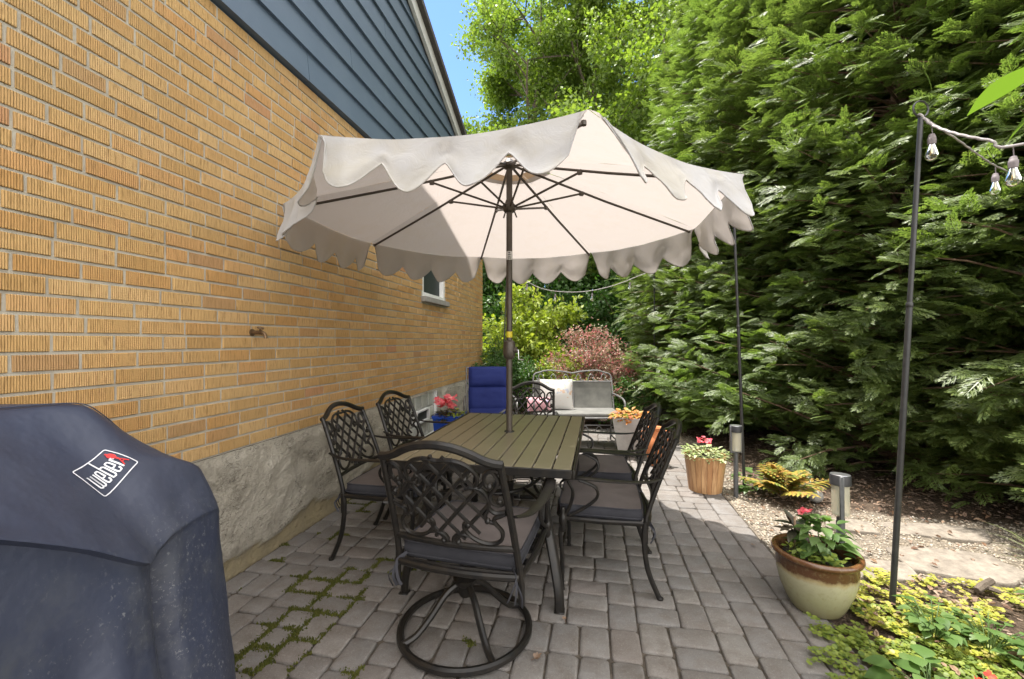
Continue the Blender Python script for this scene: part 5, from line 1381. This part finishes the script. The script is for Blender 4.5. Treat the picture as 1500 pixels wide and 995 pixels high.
def decid_meshes(seed, H, spread, r0, first, nlimb, per, leaf, clump):
    rn = random.Random(seed); r = np.random.default_rng(seed); wood = MB(); tips = []
    def grow(p, d, L, rad, depth):
        pts = [V(p)]; n = 4; dd = V(d).normalized()
        for k in range(n):
            dd = (dd+V((rn.uniform(-1, 1), rn.uniform(-1, 1), rn.uniform(-.4, .9)))*0.16).normalized()
            pts.append(pts[-1]+dd*(L/n))
        wood.tube(pts, [rad*(1-0.55*k/n) for k in range(n+1)], 6 if depth < 2 else 4, cap=False)
        if depth >= 3:
            tips.extend([pts[2], pts[3], pts[4]]); return
        if depth == 2: tips.append(pts[4])
        m = rn.choice((3, 4, 4)) if depth else nlimb
        for k in range(m):
            q = rn.uniform(0.35, 1.0); i = min(int(q*n), n-1); b = pts[i].lerp(pts[i+1], q*n-i)
            a = rn.uniform(0, 2*PI); o1 = dd.orthogonal().normalized(); o2 = dd.cross(o1)
            nd = dd*rn.uniform(0.35, 0.9)+(o1*math.cos(a)+o2*math.sin(a))*rn.uniform(0.6, 1.0)+V((0, 0, 0.12))
            grow(b, nd, L*rn.uniform(0.48, 0.72), rad*0.52, depth+1)
    trunk = [V((0, 0, -0.1))]; dd = V((0, 0, 1))
    for k in range(10):
        dd = (dd+V((rn.uniform(-1, 1), rn.uniform(-1, 1), 0))*0.06).normalized(); trunk.append(trunk[-1]+dd*(H*0.85/10))
    wood.tube(trunk, [r0*(1-0.085*k) for k in range(11)], 9)
    for k in range(nlimb):
        q = first+(0.97-first)*(k+rn.random()*0.6)/nlimb; i = min(int(q*10), 9); b = trunk[i].lerp(trunk[i+1], q*10-i)
        a = k*2.4+rn.uniform(-.4, .4); L = spread*(1.0-0.55*max(0, q-0.35))*rn.uniform(0.75, 1.15)
        grow(b, V((math.cos(a), math.sin(a), rn.uniform(0.25, 0.9))), L, r0*0.42*(1.1-q*0.6), 1)
    tips = np.array([tuple(t) for t in tips])
    v, f = leaf_cloud(r, tips, np.full(len(tips), clump)*r.uniform(0.6, 1.3, len(tips)), per, leaf, LEAFQ)
    return v, f, wood
def decid_tree(label, loc, rz, mat='maple', seed=0, src=None, scale=1.0, group='leafy trees behind the yard', **kw):
    if src is None:
        t = thing('leafy_tree', label, 'tree', loc, rz, group)
        v, f, wood = decid_meshes(seed, **kw)
        npmesh('crown', v, f, M[mat], t); wood.build('trunk', M['bark'], t)
    else:
        t = copy_tree(src); t.location = loc; t.rotation_euler = (0, 0, rz); t['label'] = label; t['category'] = 'tree'; t['group'] = group
    t.scale = (scale, scale, scale); return t
d1 = decid_tree('airy bright green tree nearest the roof edge, sky showing round its left side', (-2.05, 12.9, 0), 0.4, seed=5, H=15, spread=2.3, r0=0.17, first=0.22, nlimb=14, per=80, leaf=0.098, clump=0.46)
d2 = decid_tree('tall green tree behind the umbrella peak', (0.35, 14.6, 0), 1.0, seed=9, H=16, spread=3.0, r0=0.2, first=0.15, nlimb=15, per=80, leaf=0.104, clump=0.50)
decid_tree('leafy tree between the umbrella peak and the evergreen hedge', (2.3, 13.4, 0), 2.6, src=d2, scale=1.02)
decid_tree('darker leafy tree low behind the lime shrub', (-0.9, 17.5, 0), 4.4, src=d2, scale=1.1)
decid_tree('background tree filling the gap left of the hedge', (4.0, 17.5, 0), 0.2, src=d1, scale=1.25)
decid_tree('background tree beyond the house corner', (-4.6, 17.8, 0), 3.3, src=d2, scale=0.62)

def shrub_meshes(seed, rx, ry, rz, nst, per, leaf, clump, upr=0.8, tmpl=LEAF2, arch=0.0):
    rn = random.Random(seed); r = np.random.default_rng(seed); wood = MB(); tips = []
    for k in range(nst):
        a = rn.uniform(0, 2*PI); q = math.sqrt(rn.random()); h = rz*rn.uniform(0.55, 1.05)*(1-0.45*q*q)
        e = V((rx*q*math.cos(a), ry*q*math.sin(a), h))
        m = V((e.x*0.35, e.y*0.35, h*0.6))
        pts = spline([(e.x*0.12, e.y*0.12, 0), m, e, e+V((e.x*0.1, e.y*0.1, -arch))], 3)
        wood.tube(pts, [0.012*(1-0.85*i/(len(pts)-1)) for i in range(len(pts))], 4, cap=False)
        for i in range(3, len(pts)): tips.append(tuple(pts[i]))
        for _ in range(2):
            b = pts[rn.randint(2, len(pts)-2)]; tips.append(tuple(b+V((rn.uniform(-.2, .2)*rx, rn.uniform(-.2, .2)*ry, rn.uniform(-.1, .12)*rz))))
    tips = np.array(tips)
    v, f = leaf_cloud(r, tips, np.full(len(tips), clump), per, leaf, tmpl, upr)
    v[:, 2] = np.maximum(v[:, 2], 0.01)
    return v, f, wood
def shrub(name, label, loc, mat, cat='shrub', **kw):
    t = thing(name, label, cat, loc, 0)
    v, f, wood = shrub_meshes(**kw)
    npmesh('foliage', v, f, M[mat], t); wood.build('stems', M['twig'], t); return t
shrub('leafy_shrub', 'bright lime shrub beyond the house corner, left of the red shrub', (-1.20, 8.75, 0), 'lime', seed=3, rx=1.15, ry=0.9, rz=2.25, nst=46, per=13, leaf=0.115, clump=0.20)
shrub('barberry_shrub', 'pinkish red shrub behind the metal glider', (-0.04, 7.35, 0), 'barberry', seed=4, rx=0.80, ry=0.6, rz=1.50, nst=80, per=15, leaf=0.045, clump=0.13, arch=0.05)
shrub('evergreen_shrub', 'dark green shrub behind the blue recliner', (-1.25, 7.05, 0), 'darkleaf', seed=6, rx=0.72, ry=0.45, rz=1.10, nst=46, per=26, leaf=0.042, clump=0.15)
shrub('evergreen_shrub', 'dark green shrub hugging the house corner', (-1.72, 7.35, 0), 'darkleaf', seed=16, rx=0.40, ry=0.4, rz=1.25, nst=30, per=24, leaf=0.042, clump=0.14)
shrub('leafy_shrub', 'small light green shrub between the recliner and the glider', (-0.55, 7.0, 0), 'lime', seed=8, rx=0.42, ry=0.35, rz=1.15, nst=30, per=12, leaf=0.055, clump=0.14)
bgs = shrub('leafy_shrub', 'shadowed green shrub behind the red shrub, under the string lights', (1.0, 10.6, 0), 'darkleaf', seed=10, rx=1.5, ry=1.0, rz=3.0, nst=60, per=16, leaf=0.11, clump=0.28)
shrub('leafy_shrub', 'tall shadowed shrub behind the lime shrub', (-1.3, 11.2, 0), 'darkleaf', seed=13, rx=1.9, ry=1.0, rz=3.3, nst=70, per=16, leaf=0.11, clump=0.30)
shrub('leafy_shrub', 'low green filler shrub behind the glider seat', (0.35, 6.95, 0), 'darkleaf', seed=18, rx=0.6, ry=0.35, rz=0.80, nst=30, per=18, leaf=0.05, clump=0.13)

for (x, y, sc, lab) in ((-2.6, 15.0, 1.5, 'broad dark shrub in the distance behind the lime shrub'), (0.6, 15.5, 1.6, 'broad dark shrub in the distance between the poles'), (3.2, 12.4, 1.4, 'broad dark shrub in the distance behind the hedge end'), (-4.6, 13.5, 1.4, 'broad dark shrub in the distance behind the house'), (3.9, 16.5, 1.7, 'broad dark shrub furthest back behind the hedge')):
    c = copy_tree(bgs); c.location = (x, y, 0); c.rotation_euler = (0, 0, x*2); c.scale = (sc*1.3, sc, sc*1.1); c['label'] = lab
# amber fern and its green neighbour in the mulch
def fern(label, loc, mat, n, L, seed, name='fern'):
    t = thing(name, label, 'plant', loc); rn = random.Random(seed); lf = MB(); st = MB()
    for k in range(n):
        a = 2*PI*k/n+rn.uniform(-.35, .35); ln = L*rn.uniform(0.65, 1.1); el = rn.uniform(0.75, 1.5)
        o = V((math.cos(a), math.sin(a), 0))
        pts = [o*(ln*s*math.cos(el)*(0.9+0.5*s))+V((0, 0, ln*(s*math.sin(el)-0.36*s*s))) for s in [i/10 for i in range(11)]]
        pts = [V((p.x, p.y, max(p.z, 0.01))) for p in pts]
        st.tube(pts, [0.004*(1-0.08*i) for i in range(11)], 4, cap=False)
        sd_ = V((-o.y, o.x, 0))
        for i in range(2, 11):
            for sg in (-1, 1):
                d = (pts[i]-pts[i-1]).normalized()*0.75+sd_*sg
                w_ = ln*0.32*math.sin(PI*(0.18+0.78*i/11))
                lf.leaf(pts[i], d, (0, 0, 1), w_, w_*0.34, 0.3, 4, 0.2, 0.4)
                lf.leaf(pts[i]+d*w_*0.3, d+V((0, 0, 0.1))+o*0.8, (0, 0, 1), w_*0.5, w_*0.2, 0.2, 3, 0.2)
    lf.build('fronds', M[mat], t, sharp=0); st.build('stems', M['twig'], t)
fern('amber and yellow fern like plant in the mulch under the hedge', (1.56, 3.98, 0.0), 'amberfern', 26, 0.40, 2)
l1 = MB(); r = random.Random(77)
for k in range(46):
    a = r.uniform(0, 2*PI); q = 0.13*math.sqrt(r.random())
    l1.leaf((q*math.cos(a), q*math.sin(a), r.uniform(0.02, 0.17)), (math.cos(a), math.sin(a), r.uniform(-.2, .5)), (0, 0, 1), r.uniform(0.06, 0.10), r.uniform(0.05, 0.075), 0.3, 4, 0.2, 0.4)
planting('leafy_plant', 'small fresh green plant beside the second thin pole, left of the amber fern', 'plant', (1.40, 4.16, 0), [('leaves', l1, M['greenleaf'])])
# pale stone ball half hidden by the fern
mb = MB(); mb.lathe([(0.0, 0.0), (0.03, 0.004), (0.052, 0.025), (0.058, 0.05), (0.05, 0.078), (0.03, 0.098), (0, 0.104)], 20)
o = mb.build('garden_stone', M['stone'], None, sharp=0); o.location = (1.80, 3.98, 0.0); tag(o, 'small smooth grey stone beside the right side of the amber fern', 'stone')

# ground cover, lower right
def cover_mask(x, y): return 0.62*fbm((x*2.3, y*2.3, 11))+0.35*fbm((x*7, y*7, 5))
def groundcover():
    rn = random.Random(9)
    DISC = (np.array([[0, 0, 0], [0.5, 0.25, 0.08], [0.45, 0.75, 0.06], [0, 1, -0.02], [-0.45, 0.75, 0.06], [-0.5, 0.25, 0.08]]), np.array([[0, 1, 2, 3], [0, 3, 4, 5]]))
    for (name, mat, lab, test, nst) in (
        ('golden_groundcover', 'jenny', 'golden creeping groundcover beside the thick pole foot and gravel path', lambda x, y: 1.25 < x and 1.2 < y < 2.86-0.10*(x-1.3) and cover_mask(x, y) > -0.10 and (y > 2.10 or x > 1.65), 900),
        ('green_groundcover', 'jennygreen', 'lime green creeping groundcover spilling over the patio edge by the glazed pot', lambda x, y: 0.93+0.2*abs(fbm((y*3, 0, 2))) < x < 1.75 and 1.2 < y < 2.45 and cover_mask(x+3, y) > -0.06 and math.hypot(x-1.09, y-2.40) > 0.17, 560)):
        P_, D_, U_, S_ = [], [], [], []
        k = 0; tries = 0
        while k < nst and tries < 40000:
            tries += 1
            x = rn.uniform(0.95, 3.4); y = rn.uniform(1.25, 2.95)
            if not test(x, y): continue
            k += 1; a = rn.uniform(0, 2*PI); z = bed_height(x, y)+rn.uniform(0.006, 0.03) if x > PX1 else rn.uniform(0.006, 0.025)
            for i in range(rn.randint(4, 8)):
                x += 0.016*math.cos(a); y += 0.016*math.sin(a); a += rn.uniform(-.4, .4); z += rn.uniform(-.004, .006)
                if (x-1.09)**2+(y-2.40)**2 < 0.155**2: break
                for sg in (-1, 1):
                    P_.append((x, y, max(z, 0.004))); D_.append((math.cos(a+sg*1.4), math.sin(a+sg*1.4), rn.uniform(-.1, .45)))
                    U_.append((rn.uniform(-.45, .45), rn.uniform(-.45, .45), 1)); S_.append(rn.uniform(0.012, 0.023))
        v, f = place(DISC[0], DISC[1], np.array(P_), rot_frames(np.array(D_), np.array(U_)), np.array(S_))
        o = npmesh(name, v, f, M[mat]); tag(o, lab, 'groundcover', kind='stuff')
groundcover()
def rosette(name, label, loc, n, L, W, seed, mat='greenleaf', hgt=0.12, shape=0.35):
    rn = random.Random(seed); lf = MB(); st = MB()
    for k in range(n):
        a = rn.uniform(0, 2*PI); q = rn.uniform(0.02, 0.13); z = hgt*rn.uniform(0.35, 1.0)
        p = V((q*math.cos(a), q*math.sin(a), z))
        st.tube([(0.01*math.cos(a), 0.01*math.sin(a), -0.01), (p.x*0.6, p.y*0.6, z*0.7), tuple(p)], 0.0022, 4, cap=False)
        kk = rn.uniform(0.65, 1.15)
        lf.leaf(p, (math.cos(a), math.sin(a), rn.uniform(-.15, .35)), (0, 0, 1), L*kk, W*kk, 0.3, 6, 0.18, shape)
    return planting(name, label, 'plant', loc, [('leaves', lf, M[mat]), ('stems', st, M['greenleaf'])])
rosette('leafy_plant', 'green leafy plant in the groundcover just below the thick pole foot', (1.50, 2.26, 0), 44, 0.055, 0.045, 1)
rosette('leafy_plant', 'large leaved green plant at the bottom edge of the picture', (1.23, 1.87, 0.0), 26, 0.085, 0.075, 2, hgt=0.09)
rosette('leafy_plant', 'green leafy plant among golden groundcover, right of the scarlet flowers', (1.76, 2.06, 0), 40, 0.06, 0.05, 3)
rosette('leafy_plant', 'pale green plant in the groundcover at the right edge', (2.12, 2.38, 0), 40, 0.06, 0.045, 4, 'greenleaf', 0.16)
rosette('leafy_plant', 'small leafy clump midway between the thick pole and the scarlet flowers', (1.66, 2.20, 0), 30, 0.05, 0.042, 5)
f1 = MB(); blossoms(f1, (0, 0, 0.085), 0.04, 8, 0.024, 9, 0.03); st_ = MB()
for k in range(5): st_.tube([(0, 0, -0.01), (0.03*math.cos(k*1.3), 0.03*math.sin(k*1.3), 0.11)], 0.003, 5)
planting('scarlet_flower', 'scarlet flowers at the bottom edge among the groundcover', 'flower', (1.39, 1.845, 0), [('petals', f1, M['redpetal']), ('stems', st_, M['greenleaf'])])
# ornamental grass at the right edge
g_ = MB(); rn = random.Random(14)
for k in range(44):
    a = rn.uniform(0, 2*PI); L = rn.uniform(0.28, 0.52); el = rn.uniform(0.4, 1.2)
    o = V((math.cos(a), math.sin(a), 0)); pts = []
    for i in range(7):
        s = i/6; pts.append(o*(L*s*(0.35+0.6*s)*math.cos(el)+0.02)+V((0, 0, L*(s*math.sin(el)-0.5*s*s*(1.2-el*0.4)))))
    sd_ = V((-o.y, o.x, 0)); vs = []
    for i, p in enumerate(pts):
        w_ = 0.0042*(1-i/6.3); p.z = max(p.z, 0.008); vs += [p-sd_*w_, p+sd_*w_]
    g_.add(vs, [(2*i, 2*i+1, 2*i+3, 2*i+2) for i in range(6)], True)
planting('ornamental_grass', 'tuft of pale arching grass blades at the right edge of the gravel path', 'grass tuft', (2.56, 2.98, 0), [('blades', g_, M['blade'])])

# large fresh leaves hanging in from the right, close to the camera
t = thing('overhanging_sapling', 'sapling with big fresh green leaves hanging into the upper right corner', 'tree', (1.62, 0.98, 0))
o = V((1.62, 0.98, 0)); st_ = MB(); lf = MB()
st_.tube(spline([(0, 0, -0.05), (0.03, 0, 0.8), (-0.05, 0.02, 1.5), (-0.20, 0.0, 1.95), (-0.40, -0.02, 2.12)], 5), [0.018-0.0007*i for i in range(21)], 7)
st_.tube(spline([(-0.20, 0.0, 1.95), (-0.42, -0.02, 1.90), (-0.60, -0.02, 1.87)], 4), 0.006, 6)
rn = random.Random(8)
NEAR = [((0.805, 0.942, 1.826), (0.756, 1.055, 1.791), 0.085), ((0.851, 0.97, 1.795), (0.814, 1.045, 1.723), 0.07), ((1.02, 0.96, 1.88), (0.95, 0.90, 1.96), 0.07)]
for (b_, e_, w_) in NEAR:
    b_ = V(b_)-o; e_ = V(e_)-o; d = e_-b_
    lf.leaf(b_, d, (0.15, -0.55, 0.8), d.length, w_, 0.06, 10, 0.12, 0.42)
for k in range(16):
    p = V((rn.uniform(-0.35, 0.3), rn.uniform(-0.2, 0.25), rn.uniform(1.7, 2.3)))
    lf.leaf(p, (rn.uniform(0, 1), rn.uniform(-1, 1), rn.uniform(-.3, .2)), (0, 0, 1), rn.uniform(0.16, 0.24), rn.uniform(0.06, 0.09), 0.2, 6, 0.15)
st_.build('trunk', M['bark'], t); lf.build('leaves', M['nearleaf'], t, sharp=0)

# ------------------------------------------------------------------ loose ground things
def scatter():
    # pea gravel
    r = np.random.default_rng(3)
    bm = bmesh.new(); bmesh.ops.create_icosphere(bm, subdivisions=1, radius=0.5)
    tv = np.array([v.co[:] for v in bm.verts])*np.array([1, 1.3, 0.7]); tf = np.array([[v.index for v in f.verts] for f in bm.faces]); bm.free()
    P_ = []; n = 0
    while len(P_) < 9000:
        x = PX1+0.02+3.4*r.random()**1.3; y = 1.3+6.0*r.random()
        if gravel_amount(x, y)*1.0 < r.random()*0.9+0.05: continue
        if math.hypot(x-1.09, y-2.4) < 0.17: continue
        P_.append((x, y, bed_height(x, y)+0.002))
    N = len(P_); d = r.normal(size=(N, 3)); d[:, 2] *= 0.2
    v, f = place(tv, tf, np.array(P_), rot_frames(d, np.tile([0, 0, 1.0], (N, 1))+r.normal(size=(N, 3))*0.3), r.uniform(0.008, 0.019, N))
    tag(npmesh('pea_gravel', v, f, M['pebble'], smooth=True), 'pale pea gravel scattered over the path right of the patio', 'gravel', kind='stuff')
    # bark chips and litter
    box = np.array([[-.5, -.5, 0], [.5, -.5, 0.05], [.42, .5, 0.02], [-.5, .42, 0.07], [-.45, -.5, .2], [.5, -.4, .25], [.4, .45, .2], [-.45, .4, .26]])*np.array([0.45, 1.4, 0.5])
    bf = np.array([[0, 3, 2, 1], [4, 5, 6, 7], [0, 1, 5, 4], [1, 2, 6, 5], [2, 3, 7, 6], [3, 0, 4, 7]])
    P_ = []
    while len(P_) < 7500:
        x = PX1+0.02+3.6*r.random()**1.2; y = 1.2+6.8*r.random()
        if gravel_amount(x, y)*0.93 > r.random(): continue
        if math.hypot(x-1.09, y-2.4) < 0.17: continue
        P_.append((x, y, bed_height(x, y)+0.002))
    N = len(P_); d = r.normal(size=(N, 3)); d[:, 2] *= 0.25
    v, f = place(box, bf, np.array(P_), rot_frames(d, np.tile([0, 0, 1.0], (N, 1))+r.normal(size=(N, 3))*0.35), r.uniform(0.012, 0.034, N))
    tag(npmesh('bark_mulch', v, f, M['mulch']), 'dark bark chips under the hedge and among the groundcover', 'mulch', kind='stuff')
    # dead leaves lying among the ground cover and under the hedge
    P_ = []
    while len(P_) < 800:
        x = PX1-0.12+2.6*r.random()**1.2; y = 1.3+3.4*r.random()
        if gravel_amount(x, y) > r.random()*1.6 or math.hypot(x-1.09, y-2.4) < 0.18: continue
        if x < PX1+0.02 and r.random() < 0.75: continue
        P_.append((x, y, max(bed_height(x, y), 0.0)+0.006+0.018*r.random()))
    N = len(P_); d = r.normal(size=(N, 3)); d[:, 2] *= 0.25
    lv = np.array([[0, 0, 0], [0.27, 0.30, 0.16], [0.20, 0.68, 0.12], [0, 1.0, -0.12], [0, 0.5, -0.08], [-0.20, 0.68, 0.14], [-0.27, 0.30, 0.10]])
    v, f = place(lv, np.array([[0, 1, 2, 4], [4, 2, 3, 5], [0, 4, 5, 6]]), np.array(P_), rot_frames(d, np.tile([0, 0, 1.0], (N, 1))+r.normal(size=(N, 3))*0.35), r.uniform(0.02, 0.05, N))
    tag(npmesh('leaf_litter', v, f, M['driedleaf']), 'curled brown dead leaves scattered among the golden groundcover and mulch', 'leaf litter', kind='stuff')
    # moss along the paver joints near the house
    rn = random.Random(6); P_ = []
    for (x, y, a, b) in JOINTS:
        for k in range(46):
            q = rn.random(); e = rn.randint(0, 1)
            px, py = (x+q*a, y) if e else (x, y+q*b)
            m = fbm((px*2.6, py*2.6, 7))*0.9+0.30*sstep(-0.55, -1.1, px)*sstep(3.0, 2.4, py)-0.16
            if px > -0.62: m -= 0.25*(px+0.62)+0.06
            m += 0.30*fbm((px*11, py*11, 1))
            if m < 0.33: continue
            for z in range(5 if m < 0.38 else 11):
                wd = 0.006+0.03*min(m, 0.4)
                P_.append((px+rn.gauss(0, wd*0.55), py+rn.gauss(0, wd*0.55), 0.0))
    P_ = np.array(P_); N = len(P_)
    tv2 = np.array([[-.5, 0, 0], [.5, 0, 0], [0.1, 0.3, 1.0], [0, .5, 0.]]); tf2 = np.array([[0, 1, 2], [1, 3, 2], [3, 0, 2]])
    d = r.normal(size=(N, 3)); d[:, 2] = 0
    P_[:, 2] = -0.004
    v, f = place(tv2, tf2, P_, rot_frames(d, np.tile([0, 0, 1.0], (N, 1))), r.uniform(0.006, 0.014, N))
    tag(npmesh('moss', v, f, M['moss']), 'green moss growing in the paver joints near the foundation', 'moss', kind='stuff')
scatter()
def flagstone(label, c, pts, rz=0):
    m = MB(); n = len(pts); rn = random.Random(int(c[0]*100))
    P_ = []
    for i in range(n):
        a, b = V((*pts[i], 0)), V((*pts[(i+1) % n], 0))
        for k in range(5):
            p = a.lerp(b, k/5); p += V((noise.noise(p*9)*0.02, noise.noise(p*9+V((5, 5, 5)))*0.02, 0)); P_.append(p*0.86)
    q = len(P_); vs = []
    for (s, z) in ((1.0, -0.02), (1.0, 0.018), (0.975, 0.026)):
        for p in P_: vs.append(V((p.x*s, p.y*s, z+0.004*noise.noise(p*5+V((0, 0, c[1]))))))
    vs.append(V((0, 0, 0.028)))
    fs = [(L*q+i, L*q+(i+1) % q, (L+1)*q+(i+1) % q, (L+1)*q+i) for L in range(2) for i in range(q)]+[(2*q+i, 2*q+(i+1) % q, 3*q) for i in range(q)]
    m.add(vs, fs, True); o = m.build('flagstone', M['flag'], None, sharp=35); o.location = (c[0], c[1], bed_height(c[0], c[1])-0.004); o.rotation_euler = (0, 0, rz)
    tag(o, label, 'flagstone', 'flagstones set in the gravel path')
flagstone('flagstone at the patio edge behind the glazed pot', (1.46, 3.22, 0), [(-0.26, -0.2), (0.22, -0.24), (0.30, 0.05), (0.1, 0.22), (-0.25, 0.18)])
flagstone('flagstone beside the tilted solar lantern', (1.62, 2.86, 0), [(-0.22, -0.14), (0.2, -0.12), (0.24, 0.13), (-0.15, 0.15)])
flagstone('big flagstone right of the thick pole', (2.12, 3.02, 0), [(-0.36, -0.16), (0.1, -0.26), (0.36, -0.12), (0.32, 0.18), (-0.1, 0.24), (-0.34, 0.15)])
flagstone('shaded flagstone nearest the hedge', (2.35, 3.52, 0), [(-0.4, -0.1), (0.25, -0.16), (0.42, 0.1), (0.05, 0.17), (-0.36, 0.12)])
flagstone('flagstone cut by the right edge of the picture', (2.86, 3.12, 0), [(-0.28, -0.2), (0.3, -0.22), (0.3, 0.2), (-0.2, 0.22)])
flagstone('small flagstone by the amber fern', (1.78, 3.50, 0), [(-0.2, -0.1), (0.18, -0.14), (0.22, 0.1), (-0.1, 0.15)])
mb = MB(); mb.tube([(0, 0, 0.02), (0.05, 0.03, 0.035), (0.105, 0.05, 0.055)], [0.016, 0.02, 0.017], 7); mb.tube([(0.06, 0.03, 0.03), (0.10, -0.01, 0.025)], [0.014, 0.009], 6)
o = mb.build('stick', M['bark'], None); o.location = (1.97, 2.68, 0.0); tag(o, 'short broken brown stick on the gravel beside the golden groundcover', 'stick')
def fallen(label, loc, L, rz, seed):
    m = MB(); rn = random.Random(seed)
    for k in range(5):
        a = rz+(k-2)*0.62; m.leaf((0, 0, 0.008), (math.cos(a), math.sin(a), 0.15), (0, 0, 1), L*(1-0.18*abs(k-2)), L*0.4, -0.2, 4, 0.3, 0.5)
    m.tube([(0, 0, 0.008), (-0.5*L*math.cos(rz), -0.5*L*math.sin(rz), 0.004)], 0.0015, 4)
    o = m.build('fallen_leaf', M['driedleaf'], None, sharp=0); o.location = loc; tag(o, label, 'leaf')
fallen('curled tan fallen leaf on the pavers right of the swivel ring base', (-0.235, 1.795, 0.001), 0.034, 0.6, 1)
fallen('tiny brown fallen leaf on the pavers near the front table leg foot', (-0.13, 2.07, 0.001), 0.02, 2.0, 2)
fallen('small pale leaf on the sunlit pavers near the flagstones', (1.02, 3.05, 0.001), 0.025, 4.0, 3)
